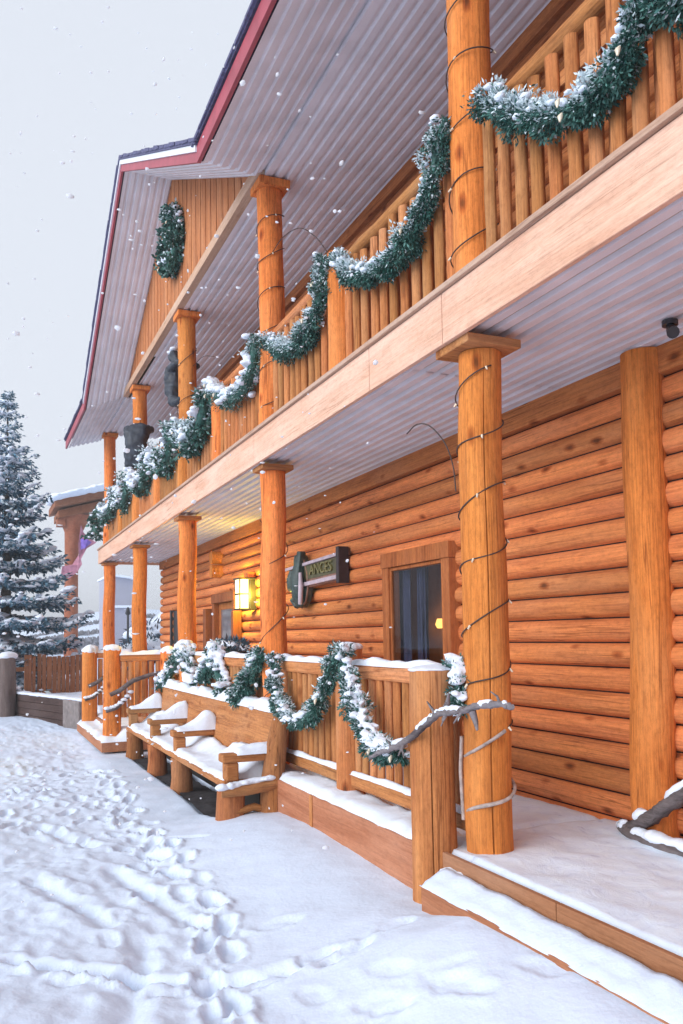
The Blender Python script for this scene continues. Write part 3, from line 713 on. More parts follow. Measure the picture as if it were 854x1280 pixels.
# return railing at the far end
mb = MB(); mb.tube([(2.85, 19.6, 4.79), (3.9, 19.6, 4.79)], .055, 10); erail = mb.build('balcony_railing', W_railX, lodge, loc=(3.3, 19.6, 4.79))
mb = MB()
for i in range(7):
    m = baluster_mesh(.9, .09, .04, i); mb.add([(2.95+.14*i+b_, 19.58+a, 3.776+c) for a, b_, c in m.v], m.f, 0, True)
mb.build('balusters', W_balZ, erail)

# --- deck, kick board, steps
mb = MB(); mb.box(2.51, XW+.1, -3.5, 13.3, .25, .42); mb.box(2.51, XW+.1, 13.3, 19.9, .25, .419); dk = mb.build('deck', W_kick, lodge)
mb = MB(); kb = [4.62, 6.42, 8.9, 11.2, 13.25]
for a, b in zip(kb[:-1], kb[1:]): mb.box(2.485, 2.508, a+.005, b-.005, .06, .424)
mb.build('kick_board', W_kick, lodge, bevel=.004)
mb = MB(); mb.box(2.478, 2.4845, 6.39, 6.45, .08, .42); mb.build('joint_cover', W_newelZ, lodge)
def scuff(X, Y):
    return .012*fbm(X*5, Y*3.2, 71, 4)+.008*np.abs(fbm(X*9+Y*3, Y*6, 77, 3))
snow_sheet('snow_cover', 2.53, XW+.015, -1, 4.62, .418, .030, dk, 3, .03, .04, .25, scuff, SNOWD)
snow_sheet('snow_cover', 2.80, XW+.015, 4.60, 19.8, .418, .030, dk, 4, .06, .04, .25, scuff, SNOWD)
snow_sheet('snow_cover', 2.494, 2.82, 4.60, 13.2, .425, .060, dk, 5, .04, .10, .35)
mb = MB(); y = -3.5
for a, b in ((-3.5, .9), (.906, 3.28), (3.286, 4.58)): mb.box(2.478, 2.509, a, b, .24, .446)
mb.build('deck_edge_board', W_kick, lodge, bevel=.005)
mb = MB(); mb.box(2.295, 2.476, -3.5, 4.25, .06, .305); stp = mb.build('step', W_kick, lodge, bevel=.006)
snow_sheet('snow_cover', 2.290, 2.482, -1, 4.26, .303, .022, stp, 9, .025, .03, .25, lambda X, Y: .052*sstep(2.30, 2.46, X)*(1+.7*fbm(X*3, Y*2.2, 85, 2))+.008*fbm(X*6, Y*6, 83, 3)+.010*fbm(X*14, Y*11, 84, 3), SNOWG)
snow_sheet('snow_cover', 2.42, 2.58, 4.06, 4.30, .34, .06, stp, 10, .02, .09, .4)
# --- lower railing
def bay_low(ya, yb, individual, snow=True):
    mb = MB(); mb.box(2.70, 2.80, ya, yb, 1.365, 1.475); rail = mb.build('porch_railing', W_railY, lodge, loc=(2.75, (ya+yb)/2, 1.42), bevel=.02)
    mb = MB(); mb.box(2.695, 2.80, ya, yb, .515, .625); br = mb.build('bottom_rail', W_railY, rail, bevel=.02)
    n = int((yb-ya-.02)/.125); st = (yb-ya)/n; farm = MB()
    for i in range(n):
        y = ya+st*(i+.5)+rb_.uniform(-.008, .008)
        if individual:
            b = bpy.data.objects.new('baluster', bal_me[rb_.randrange(4)]); col.objects.link(b); b.parent = rail
            b.location = Vector((2.755, y, .60))-wloc(rail); b.scale = (.9, .9, .84)
        else:
            m = baluster_mesh(.76, .08, .042, i); farm.add([(2.755+a, y+b_, .61+c) for a, b_, c in m.v], m.f, 0, True)
    if farm.v: farm.build('balusters', W_balZ, rail)['kind'] = 'stuff'
    snow_sheet('snow_cap', 2.695, 2.815, ya+.01, yb-.01, 1.474, .045, rail, int(ya*7), .022, .045, .3)
    snow_sheet('snow_strip', 2.68, 2.735, ya+.02, yb-.02, .624, .03, rail, int(ya*5), .02, .025, .4)
bay_low(4.36, 6.11, True); bay_low(6.33, 7.92, True); bay_low(8.18, 9.9, False); bay_low(9.9, 11.72, False); bay_low(11.98, 13.12, False)
# --- newels below
def newel(x, y, z0, z1, r, seed, snow=.05, crack=None, mat=W_newelZ):
    mb = MB(); post_mesh(mb, x, y, z0, z1, r*1.04, r*.98, seed, crack=crack, n=30, wob=.008, lump=.03)
    p = mb.build('newel_post', mat, lodge, loc=(x, y, z0))
    rr = np.random.default_rng(seed); k = 9
    C = np.array([[x+r*.62*math.cos(t), y+r*.62*math.sin(t), z1+.004] for t in np.linspace(0, 6.28, k)[:-1]]+[[x, y, z1+.01]])
    S = np.column_stack([rr.uniform(.42, .55, k)*r, rr.uniform(.42, .55, k)*r, rr.uniform(.55, 1.1, k)*snow]); S[-1] = (r*.85, r*.85, snow*1.1)
    fuse(blobs('snow_cap', C, S, p, SNOW, 2, .15, seed), .012)
    return p
newel(2.50, 4.45, .05, 1.485, .131, 51, .022, crack=R(240))
newel(2.745, 6.22, .42, 1.60, .112, 52, .04)
newel(2.75, 13.25, .42, 1.50, .12, 53, .07, mat=W_postZ)
newel(1.92, 13.40, .0, 1.55, .135, 54, .07, mat=W_postZ)
newel(1.90, 16.05, .0, 1.50, .135, 55, .10, mat=W_postZ)
# --- far stair with its cross railings
mb = MB(); mb.box(1.72, 2.5, 13.05, 16.4, .02, .17); mb.box(2.0, 2.51, 13.45, 16.1, .171, .30); fst = mb.build('far_steps', W_kick, lodge, bevel=.006)
snow_sheet('snow_cover', 1.715, 2.51, 13.04, 16.41, .168, .05, fst, 21, .06, .06, .4, lambda X, Y: .12*sstep(1.95, 2.1, X))
for y, nm in ((13.33, 1), (16.05, 2)):
    mb = MB(); mb.box(2.03, 2.66, y-.05, y+.05, 1.36, 1.46); cr = mb.build('stair_railing', W_railX, lodge, loc=(2.3, y, 1.4), bevel=.015)
    mb = MB()
    for i in range(6):
        m = baluster_mesh(.85, .085, .04, i); mb.add([(2.09+.105*i+b_, y+a, .5+c) for a, b_, c in m.v], m.f, 0, True)
    mb.build('balusters', W_balZ, cr)
    snow_sheet('snow_cap', 2.02, 2.67, y-.06, y+.06, 1.458, .06, cr, 30+nm, .03, .05, .3)
    mb = MB(); mb.tube([(1.86, y-.16, .86), (2.0, y-.16, .92), (2.2, y-.15, 1.06), (2.45, y-.14, 1.14), (2.75, y-.13, 1.2)], [.03, .035, .034, .03, .028], 8, rough=.2); mb.build('branch_handrail', W_branch, cr)
    mb = MB(); mb.tube([(1.80, y-.15, .62), (1.95, y-.15, .66), (2.15, y-.15, .84)], [.03, .035, .025], 8, rough=.2); hb = mb.build('branch_handrail', W_branch, cr)
    blobs('snow_strip', np.array([[1.82+.05*i, y-.15, .66+.012*i*i*.4] for i in range(8)]), np.array([[.05, .035, .028]]*8), cr, SNOW, 2, .2, nm)
# --- gnarled branch handrail at the near newel
mb = MB()
bp_ = [(2.36, 5.02, .90), (2.345, 4.86, .955), (2.345, 4.68, 1.00), (2.34, 4.50, 1.06), (2.335, 4.30, 1.155), (2.335, 4.10, 1.255), (2.34, 3.98, 1.28), (2.335, 3.82, 1.30), (2.33, 3.64, 1.335), (2.33, 3.47, 1.355), (2.33, 3.36, 1.35)]
br_ = [.011, .015, .018, .019, .020, .020, .024, .020, .019, .018, .013]
def dense(p, r, k=8, seed=0):
    p = np.array(p); g = np.gradient(p, axis=0); n = len(p); tt = np.linspace(0, n-1, (n-1)*k+1); i = np.clip(tt.astype(int), 0, n-2); u = (tt-i)[:, None]
    q = (2*u**3-3*u**2+1)*p[i]+(u**3-2*u**2+u)*g[i]+(-2*u**3+3*u**2)*p[i+1]+(u**3-u**2)*g[i+1]
    rad = np.interp(tt, np.arange(n), r); rr = np.random.default_rng(seed)
    return [tuple(v) for v in q+rr.normal(0, .0025, q.shape)], list(rad*(1+rr.normal(0, .06, len(rad))))
mb.tube(*dense(bp_, br_, 8, 2), 12, rough=.22, seed=2)
rt = random.Random(6)
for k in range(9):
    q = bp_[rt.randrange(2, 10)]; sgn = rt.choice((-1, -1, 1))
    mb.tube([q, (q[0]-.02, q[1]+rt.uniform(-.03, .03), q[2]+sgn*.04), (q[0]-.03, q[1]+rt.uniform(-.06, .06), q[2]+sgn*rt.uniform(.05, .09))], [.010, .007, .003], 6, rough=.2)
mb.tube([(2.34, 4.02, 1.28), (2.35, 4.0, 1.33), (2.34, 3.97, 1.38)], [.022, .015, .006], 7, rough=.2)
mb.tube([(2.33, 3.72, 1.30), (2.335, 3.70, 1.25), (2.33, 3.68, 1.21)], [.02, .014, .006], 7, rough=.2)
hr = mb.build('branch_handrail', W_branch, lodge)
def limb_snow(name, pts, rads, parent, seed, wd=.8, lift=.62, i0=2):
    q, r = dense(pts, rads, 10, seed); rr = np.random.default_rng(seed); m = MB(); run = []
    for k in range(i0, len(q)-3):
        n = mnoise.noise(Vector((k*.13, seed*3.1, 0)))
        if n > -.22: run.append((q[k], r[k], n))
        if n <= -.22 or k == len(q)-4:
            if len(run) > 4:
                L = len(run)
                P = [(p[0], p[1], p[2]+ra*lift) for p, ra, _ in run]
                Rr = [ra*wd*(.55+.5*max(0, n_+.3))*min(1, (j+.4)/2.5, (L-j-.6)/2.5)+.001 for j, (p, ra, n_) in enumerate(run)]
                m.tube(P, Rr, 10, rough=.12, seed=seed, sz=.75)
            run = []
    return m.build(name, SNOW, parent)
limb_snow('snow_strip', bp_, br_, hr, 3, 1.1, .6, 14)

# ------------------------------------------------------------------ garlands
def garland(name, pts, r, nleaf, snow, seed, label, cat='garland', group=None, nb=3, leaf=(.05, .016), closed=False, snow_size=.03, frost=.3):
    rng = np.random.default_rng(seed); P = np.array(pts, float)
    # resample with a smooth curve
    t = np.linspace(0, 1, len(P)); tt = np.linspace(0, 1, 60)
    def cr(c):
        m = np.gradient(c, t); k = np.clip(np.searchsorted(t, tt)-1, 0, len(t)-2); h = t[k+1]-t[k]; u = (tt-t[k])/h
        return (2*u**3-3*u**2+1)*c[k]+(u**3-2*u**2+u)*h*m[k]+(-2*u**3+3*u**2)*c[k+1]+(u**3-u**2)*h*m[k+1]
    Q = np.stack([cr(P[:, i]) for i in range(3)], 1); T = np.gradient(Q, axis=0); T /= np.linalg.norm(T, axis=1)[:, None]+1e-9
    root = empty(name, Q.mean(axis=0).tolist(), label, cat, group)
    s = rng.uniform(0, 59, nleaf); k = s.astype(int).clip(0, 58); f = (s-k)[:, None]
    base = Q[k]*(1-f)+Q[k+1]*f; tan = T[k]
    ref = np.array([1., 0, 0]); U = np.cross(tan, ref); U /= np.linalg.norm(U, axis=1)[:, None]+1e-9; W = np.cross(tan, U)
    # clumps: branch tips gather the leaves
    nc = max(6, nleaf//(95 if nleaf > 6000 else 40)); cs = rng.uniform(0, 59, nc); ca = rng.uniform(0, 2*np.pi, nc); clen = rng.uniform(.7, 1.5, nc)
    ci = rng.integers(0, nc, nleaf)
    s = np.clip(cs[ci]+rng.normal(0, .9, nleaf), 0, 59); k = s.astype(int).clip(0, 58); f = (s-k)[:, None]
    base = Q[k]*(1-f)+Q[k+1]*f; tan = T[k]; U = np.cross(tan, ref); U /= np.linalg.norm(U, axis=1)[:, None]+1e-9; W = np.cross(tan, U)
    a = ca[ci]+rng.normal(0, .30, nleaf)
    rad = U*np.cos(a)[:, None]+W*np.sin(a)[:, None]
    lump = .80+.45*np.sin(s*.55+seed)*np.sin(s*.23+seed*2)+.15*np.sin(s*1.3+seed*3)
    dist = r*clen[ci]*lump*np.sqrt(rng.uniform(.08, 1., nleaf))*.88
    c = base+rad*dist[:, None]
    dr_ = rad*.75+tan*rng.normal(0, .6, (nleaf, 1))+rng.normal(0, .45, (nleaf, 3)); dr_[:, 2] -= .12
    dr_ /= np.linalg.norm(dr_, axis=1)[:, None]
    side = np.cross(dr_, rng.normal(size=(nleaf, 3))); side /= np.linalg.norm(side, axis=1)[:, None]+1e-9
    L = leaf[0]*rng.uniform(.6, 1.3, nleaf)[:, None]; Wd = leaf[1]*rng.uniform(.7, 1.3, nleaf)[:, None]
    V = np.stack([c, c+dr_*L*.5+side*Wd, c+dr_*L, c+dr_*L*.5-side*Wd], 1)
    up = (rad[:, 2]*dist/r); fr = rng.uniform(0, 1, nleaf) < np.clip(frost*.45+frost*1.1*up, 0.03, .95)
    mi = np.where(fr, 2, np.where(rng.uniform(0, 1, nleaf) < .35, 1, 0))
    F = np.arange(nleaf*4).reshape(-1, 4)
    fastmesh('foliage', V.reshape(-1, 3), F, [NEEDLE, NEEDLE2, FROST], mi, root)
    core = MB(); core.tube([tuple(q) for q in Q[::4]]+[tuple(Q[-1])], [r*.1]+[r*.4]*14+[r*.1], 8); core.build('stem', NEEDLE, root)
    n = int(snow)
    if n:
        kk = rng.integers(0, 59, n); a = rng.normal(0, .75, n)
        up_ = np.zeros((n, 3)); up_[:, 2] = 1; sd = np.cross(T[kk], up_); sd /= np.linalg.norm(sd, axis=1)[:, None]+1e-9
        upn = np.cross(sd, T[kk])
        upn = upn*.75+up_*.25
        C = Q[kk]+(upn*np.cos(a)[:, None]+sd*np.sin(a)[:, None])*(r*rng.uniform(.55, .98, n))[:, None]
        Sx = snow_size*rng.uniform(.5, 1.5, (n, 1))*np.array([[1, 1.2, .6]])
        o = blobs('snow', C, Sx, root, SNOW, 2 if snow_size > .035 else 1, .35, seed+1)
        if snow_size > .03: fuse(o, snow_size*.22)
    if nb:
        for j in range(nb):
            mbb = MB()
            q = Q[rng.integers(4, 56)]; aa = rng.uniform(-.6, .9); p = q+np.array([-r*.9*math.cos(aa), rng.normal()*.02, r*.9*math.sin(aa)])
            mbb.tube([tuple(p), (p[0]-.012, p[1], p[2]-.02), (p[0]-.014, p[1], p[2]-.045)], [.006, .014, .004], 7)
            mbb.build('bulb', BULB, root)
    return root
GXU = 2.60
gl = [  # y-z polylines on the balcony
 ([(1.3, 4.62), (1.9, 4.22), (2.45, 4.30), (2.62, 4.72)], .10, 'frosted garland end at the top right edge, above the balcony rim'),
 ([(2.58, 4.62), (2.66, 4.36), (2.82, 4.19), (3.1, 4.20), (3.42, 4.36), (3.66, 4.55), (3.84, 4.72)], .092, 'frosted green garland sagging across balusters right of the nearest balcony post'),
 ([(4.30, 4.86), (4.44, 4.56), (4.7, 4.36), (5.05, 4.27), (5.45, 4.36), (5.8, 4.52), (5.98, 4.74)], .092, 'green garland swag just left of the nearest balcony post, reaching the first newel'),
 ([(6.25, 4.84), (6.34, 4.54), (6.6, 4.35), (6.95, 4.29), (7.35, 4.42), (7.72, 4.62)], .092, 'green garland swag between the first balcony newel and the second post'),
 ([(8.05, 4.78), (8.2, 4.46), (8.55, 4.33), (9.1, 4.38), (9.6, 4.58), (9.95, 4.78)], .125, 'snowy garland swag left of the second balcony post'),
 ([(10.1, 4.78), (10.4, 4.42), (10.9, 4.25), (11.35, 4.45), (11.75, 4.70)], .17, 'snowy garland swag ending at the balcony post with the upright dark figure behind it'),
 ([(11.95, 4.75), (12.3, 4.42), (12.8, 4.28), (13.3, 4.42), (13.7, 4.70)], .17, 'snowy garland swag between the upright dark figure post and the wrapped dark figure post'),
 ([(13.9, 4.75), (14.3, 4.45), (14.8, 4.30), (15.3, 4.48), (15.6, 4.72)], .18, 'snowy garland swag right beside the balcony post wrapped by a headless dark figure'),
 ([(15.9, 4.75), (16.3, 4.46), (16.8, 4.32), (17.2, 4.50), (17.5, 4.72)], .18, 'snowy garland swag left of the post wrapped by a headless dark figure'),
 ([(17.75, 4.75), (18.2, 4.48), (18.7, 4.34), (19.1, 4.50), (19.45, 4.72)], .18, 'small snowy garland swag at the far end of the balcony rail'),
]
for k, (p, r, lab) in enumerate(gl):
    nl = 22000 if k < 4 else (5000 if k < 6 else 2600)
    garland('garland', [(GXU-.02*(k > 3), a, b) for a, b in p], r, nl, (70 if k < 4 else 110), 100+k, lab, group='garlands on the balcony rail', nb=3 if k < 6 else 0,
            leaf=(.030, .0056) if k < 5 else (.06, .015), snow_size=.022 if k < 4 else .045, frost=.95 if k < 4 else .8)
garland('garland', [(2.52, 20.0, 4.72), (2.50, 20.05, 4.4), (2.50, 20.05, 4.05)], .19, 1500, 30, 131, 'dark garland tail hanging straight down at the far corner of the balcony', group='garlands on the balcony rail', nb=0, leaf=(.08, .024), snow_size=.04)
lowg = [
 ([(2.60, 7.66, 1.50), (2.56, 7.5, 1.22), (2.54, 7.2, 1.0), (2.55, 6.85, .96), (2.56, 6.5, 1.10), (2.59, 6.30, 1.30), (2.60, 6.17, 1.52)], .076, 110, .032, 'snow loaded garland swag on the porch railing right of the bench back'),
 ([(2.58, 6.05, 1.60), (2.56, 5.82, 1.46), (2.53, 5.62, 1.20), (2.52, 5.42, 1.02), (2.50, 5.15, .93), (2.46, 4.93, .93), (2.46, 4.72, .98)], .076, 120, .032, 'snow loaded garland swag between the railing newel and the big near newel'),
 ([(2.62, 4.36, 1.54), (2.60, 4.30, 1.38), (2.60, 4.28, 1.22)], .07, 22, .035, 'short garland tail between the big near newel and the cord wrapped post'),
 ([(2.60, 7.98, 1.55), (2.58, 8.25, 1.34), (2.56, 8.55, 1.14), (2.54, 8.75, 1.02)], .10, 30, .035, 'dark green garland with little snow left of the second porch post'),
 ([(2.60, 9.5, 1.08), (2.62, 9.85, 1.38), (2.65, 10.0, 1.54), (2.62, 10.2, 1.36), (2.58, 10.5, 1.12)], .115, 95, .045, 'snow heaped garland peak in the middle above the bench back'),
 ([(2.58, 11.0, 1.08), (2.62, 11.35, 1.40), (2.65, 11.6, 1.56), (2.62, 12.0, 1.36), (2.58, 12.5, 1.10), (2.58, 12.8, 1.05)], .125, 120, .05, 'wide snow heaped garland peak at the far end of the bench back'),
]
for k, (p, r, sn, ss, lab) in enumerate(lowg):
    garland('garland', p, r, 11000 if k < 2 else (1500 if k == 2 else 3600), sn, 200+k, lab, group='garlands on the porch railing', nb=2 if k < 2 else 0, leaf=(.038, .0055) if k < 3 else (.05, .010), snow_size=ss, frost=.5)
ring = [(2.52, 11.86+.38*math.cos(t), 7.46+.38*math.sin(t)) for t in np.linspace(0, 2*math.pi, 17)]
wr = garland('wreath', ring, .145, 5200, 60, 301, 'round dark green wreath flecked with snow on the gable boards', 'wreath', nb=2, leaf=(.06, .02), snow_size=.03, frost=.3)

# ------------------------------------------------------------------ cords of lights
def cord(x, y, z0, z1, r, turns, phase, label, extra=None, frost_below=None, mat=WIRE, rw=.0045, drop=None):
    root = empty('light_cord', (x, y, z0), label, 'light cord', 'light cords wound round the posts')
    n = int(turns*26); pts = []; low = []
    for i in range(n+1):
        t = i/n; a = phase+turns*2*math.pi*t; z = z0+(z1-z0)*t+.02*math.sin(i*.37)
        (low if frost_below and z < frost_below else pts).append((x+(r+.001)*math.cos(a), y+(r+.001)*math.sin(a), z))
    mb = MB(); mb.tube(pts, rw, 6)
    if extra:
        E = np.array(extra); t = np.arange(len(E)); tt = np.linspace(0, len(E)-1, 40); g = np.gradient(E, axis=0)
        k = np.clip(tt.astype(int), 0, len(E)-2); u = (tt-k)[:, None]
        E = (2*u**3-3*u**2+1)*E[k]+(u**3-2*u**2+u)*g[k]+(-2*u**3+3*u**2)*E[k+1]+(u**3-u**2)*g[k+1]
        mb.tube([tuple(q) for q in E], rw, 6)
    mb.build('cord', mat, root)
    if low:
        mb = MB(); mb.tube(low, .010, 7, rough=.3, seed=3)
        if drop: mb.tube(drop, .012, 7, rough=.3)
        mb.build('frosted_cord', FROSTWIRE, root)
    for j in range(0, len(pts), 9):
        mb = MB()
        p = pts[j]; mb.tube([p, (p[0]+(p[0]-x)*.12, p[1]+(p[1]-y)*.12, p[2]-.018)], [.008, .005], 6)
        mb.build('bulb', BULB, root)
    return root
cord(XP, 4.22, .62, 3.25, .139, 7.4, 2.2, 'dark light cord spiralling up the nearest porch post, snow crusted near its foot',
     [(2.74, 5.13, 3.10), (2.72, 4.95, 3.12), (2.70, 4.74, 3.06), (2.68, 4.52, 2.90), (2.64, 4.36, 2.72), (2.62, 4.3, 2.55)], 1.15, drop=[(2.615, 4.30, 1.1), (2.61, 4.31, .9), (2.615, 4.30, .62)])
cord(XP, 4.22, 3.85, 6.2, .145, 6.2, .6, 'dark light cord spiralling up the nearest balcony post')
cord(XP, 8.05, 3.9, 6.2, .142, 6.0, 1.4, 'light cord on the second balcony post with a loose arc springing off near the top',
     [(2.72, 7.92, 5.62), (2.74, 7.64, 5.66), (2.75, 7.2, 5.55), (2.75, 6.8, 5.28), (2.74, 6.5, 5.0), (2.74, 6.33, 4.85)])
cord(XP, 8.05, 1.0, 2.9, .140, 3.0, 2.6, 'thin light cord with few turns on the second porch post', mat=WIRE)
cord(XP, 11.85, 4.2, 6.0, .142, 3.0, 1.0, 'light cord on the third balcony post, beside the upright dark figure', [(2.8, 11.7, 5.6), (2.85, 11.3, 5.62), (2.9, 10.9, 5.5)])

# ------------------------------------------------------------------ bench
bench = empty('log_bench', (2.1, 10, 0), 'long snow covered log bench with four armrests against the porch railing', 'bench')
BY0, BY1 = 7.34, 12.75
mb = MB(); mb.box(2.03, 2.50, BY0+.08, BY1, .355, .415); seat = mb.build('seat', W_benchY, bench, bevel=.015)
def seatdrift(X, Y): return .17*sstep(2.22, 2.5, X)*(1+.8*fbm(X*2, Y*1.6, 91, 3))+.03*np.maximum(0, fbm(X*3, Y*2.2, 93, 3))
snow_sheet('snow_cover', 2.04, 2.50, BY0+.14, BY1, .413, .045, seat, 12, .035, .05, .4, seatdrift)
mb = MB(); mb.prism([(2.475, .45), (2.535, .45), (2.60, 1.0), (2.54, 1.0)], 'Y', BY0+.10, BY1+.1); bk = mb.build('backrest', W_benchY, bench, bevel=.012)
snow_sheet('snow_cap', 2.515, 2.70, BY0+.06, BY1+.12, .998, .075, bk, 14, .035, .06, .5, lambda X, Y: .05*np.maximum(0, fbm(X, Y*1.4, 95, 3)))
# rear posts
mb = MB(); mb.tube([(2.46, BY0+.02, -.02), (2.475, BY0+.02, .4), (2.53, BY0+.02, .75), (2.60, BY0+.02, 1.06)], [.12, .105, .09, .085], 14, rough=.08, seed=5); mb.build('rear_post', W_benchZ, bench)
mb = MB(); mb.tube([(2.46, BY1-.05, -.02), (2.475, BY1-.05, .4), (2.55, BY1-.05, .96)], [.12, .105, .085], 12, rough=.08, seed=6); mb.build('rear_post', W_benchZ, bench)
AY = [7.46, 9.55, 10.95, 12.62]
legs = None; arm = None
for k, y in enumerate(AY):
    if k == 0:
        mb = MB(); mb.tube([(2.10, y-.02, -.03), (2.10, y-.02, .12), (2.105, y-.02, .36)], [.135, .125, .118], 16, rough=.10, seed=8); mb.build('leg', W_benchZ, bench, loc=(2.12, y, 0))
    elif k == 1:
        mb = MB(); mb.tube([(2.13, y, -.05), (2.13, y, .14), (2.13, y, .354)], [.128, .12, .115], 14, rough=.10, seed=9); legs = mb.build('leg', W_benchZ, bench, loc=(2.13, y, 0))
    else: copy_part(legs, bench, (2.13, y, 0))
    mb = MB()
    top = .655+.012*k
    mb.box(2.02, 2.50, y-.085, y+.085, top-.075, top)
    mb.box(2.055, 2.17, y-.075, y+.075, .415, top-.077)
    a_ = mb.build('armrest', W_benchX, bench, loc=(2.2, y, .6), bevel=.014)
    sl = lambda X, Y, s=k: (.05+.10*(s > 0))*sstep(2.12, 2.5, X)*(1+.5*fbm(X*5, Y*5, s+50, 2))
    snow_sheet('snow_cap', 2.06 if k else 2.15, 2.54, y-.11, y+.11, top-.004, .040, a_, 60+k, .022, .06, .4, sl)
mb = MB(); mb.tube([(1.99, BY0-.02, .345), (2.2, BY0-.06, .35), (2.45, BY0-.06, .375), (2.58, BY0-.04, .40)], [.045, .05, .05, .04], 10, rough=.15); mb.tube([(2.1, BY0+.02, .14), (2.3, BY0+.02, .18), (2.46, BY0+.02, .12)], .035, 8, rough=.2)
es = mb.build('end_stretcher', W_benchX, bench)
rr = np.random.default_rng(9)
fuse(blobs('snow_strip', np.array([[1.98+.045*i, BY0-.05+rr.normal()*.01, .39+.005*i] for i in range(14)]), np.column_stack([rr.uniform(.035, .06, 14), rr.uniform(.03, .045, 14), rr.uniform(.02, .035, 14)]), es, SNOW, 2, .3, 3), .01)
mb = MB(); mb.box(2.44, 2.475, BY0+.3, BY1-.2, .04, .30); mb.build('under_seat_shade', UNDER, bench)  # near-black sheet standing in for the shade under the seat
tag(fastmesh('ground_patch', *(lambda X, Y: (np.stack([X, Y, ground_h(X, Y)-.040+.02*fbm(X*9, Y*9, 3)], -1).reshape(-1, 3), (lambda i: np.stack([i[:-1, :-1], i[1:, :-1], i[1:, 1:], i[:-1, 1:]], -1).reshape(-1, 4))(np.arange(X.size).reshape(X.shape))))(*np.meshgrid(np.linspace(2.08, 2.48, 14), np.linspace(7.7, 13.3, 90), indexing='ij')), [PATCHDARK], None, None, True), kind='structure')  # dark sheet over the hollow under the bench

# ------------------------------------------------------------------ carved bears climbing the posts
def skin_figure(verts, edges, radii, name, mat, parent, sub=3):
    me = bpy.data.meshes.new(name); pw = wloc(parent)
    me.from_pydata([Vector(v)-pw for v in verts], edges, []); o = bpy.data.objects.new(name, me); col.objects.link(o)
    o.modifiers.new('skin', 'SKIN'); sv = me.skin_vertices[0].data
    for i, r in enumerate(radii): sv[i].radius = (r, r) if not isinstance(r, tuple) else r
    sv[0].use_root = True
    s = o.modifiers.new('sub', 'SUBSURF'); s.levels = sub; s.render_levels = sub
    dg = bpy.context.evaluated_depsgraph_get(); nm = bpy.data.meshes.new_from_object(o.evaluated_get(dg))
    bpy.data.objects.remove(o)
    nm.materials.clear(); nm.materials.append(mat)
    for q in nm.vertices:
        c_ = q.co; q.co = c_+q.normal*(.022*mnoise.noise(c_*9)+.012*mnoise.noise(c_*23+Vector((5, 0, 0))))
    for p in nm.polygons: p.use_smooth = True
    o = bpy.data.objects.new(name, nm); col.objects.link(o); o.parent = parent
    return o
def bear(px, py, z, ang, head, label, k=1.):
    """body hugs the post (radius .13) from direction ang, z = hips"""
    root = empty('bear_carving', (px, py, z), label, 'carving', 'carved bears clinging to the posts')
    ca, sa = math.cos(ang), math.sin(ang)
    def P(o, s, h): return (px+ca*o*(k+(1-k)*.6)-sa*s*k, py+sa*o*(k+(1-k)*.6)+ca*s*k, z+h*k)
    v = [P(.27, 0, .05), P(.30, 0, .22), P(.29, 0, .42), P(.25, 0, .60), P(.23, 0, .70),
         P(.22, .17, .62), P(.05, .22, .66), P(-.10, .16, .70), P(.22, -.17, .62), P(.05, -.22, .66), P(-.10, -.16, .70),
         P(.20, .15, .00), P(.05, .21, -.06), P(-.08, .16, -.03), P(.20, -.15, .00), P(.05, -.21, -.06), P(-.08, -.16, -.03)]
    e = [(0, 1), (1, 2), (2, 3), (3, 4), (3, 5), (5, 6), (6, 7), (3, 8), (8, 9), (9, 10), (0, 11), (11, 12), (12, 13), (0, 14), (14, 15), (15, 16)]
    r = [.19, .215, .21, .19, .12, .10, .07, .055, .085, .07, .055, .10, .085, .06, .10, .085, .06]
    if head:
        v += [P(.25, 0, .82), P(.30, 0, .92), P(.40, 0, .92), P(.46, 0, .90), P(.27, .09, 1.0), P(.27, -.09, 1.0)]
        e += [(4, 17), (17, 18), (18, 19), (19, 20), (18, 21), (18, 22)]; r += [.10, .115, .07, .045, .035, .035]
    skin_figure(v, e, [q*k for q in r], 'body', BEAR, root)
    if head: blobs('snow', np.array([P(.29, 0, 1.02), P(.37, .02, .99), P(.26, .07, 1.03)]), np.array([[.07, .06, .03]]*3), root, SNOW, 2, .3, 2)
    return root
bear(XP, 15.70, 4.93, R(246), False, 'headless looking dark carved figure wrapped bulkily round the fourth balcony post')
bear(XP+.02, 11.93, 5.16, R(118), True, 'dark carved figure with a snowy head climbing behind the third balcony post', .78)

# ------------------------------------------------------------------ sign
sign = empty('wall_sign', (XW-.1, 9.7, 2.45), 'carved wooden sign with dark green figure and yellow lettering on the log wall', 'sign')
mb = MB(); sy0, sy1 = 8.82, 10.15
mb.prism([(sy0, 2.34), (sy1, 2.30), (sy1, 2.62), (sy0, 2.66)], 'X', XW-.10, XW-.005, 0); mb.box(XW-.14, XW-.004, sy0-.05, sy0+.03, 2.30, 2.72, 1)
mb.build('board', [SIGNW, SIGNEDGE], sign, bevel=.008)
mb = MB(); mb.prism([(sy0+.04, 2.615), (sy1+.75, 2.56), (sy1+.75, 2.60), (sy0+.04, 2.655)], 'X', XW-.135, XW-.101); mb.prism([(sy0+.04, 2.35), (sy1-.1, 2.325), (sy1-.1, 2.375), (sy0+.04, 2.40)], 'X', XW-.135, XW-.101); mb.build('trim', SIGNPALE, sign, bevel=.006)
mb = MB(); mb.prism([(sy0+.06, 2.43), (sy1-.2, 2.41), (sy1-.2, 2.585), (sy0+.06, 2.605)], 'X', XW-.108, XW-.101); mb.build('field', SIGNFIELD, sign)
cu = bpy.data.curves.new('letters', 'FONT'); cu.body = 'ANCES'; cu.size = .185; cu.extrude = .012; cu.align_x = 'CENTER'; cu.align_y = 'CENTER'
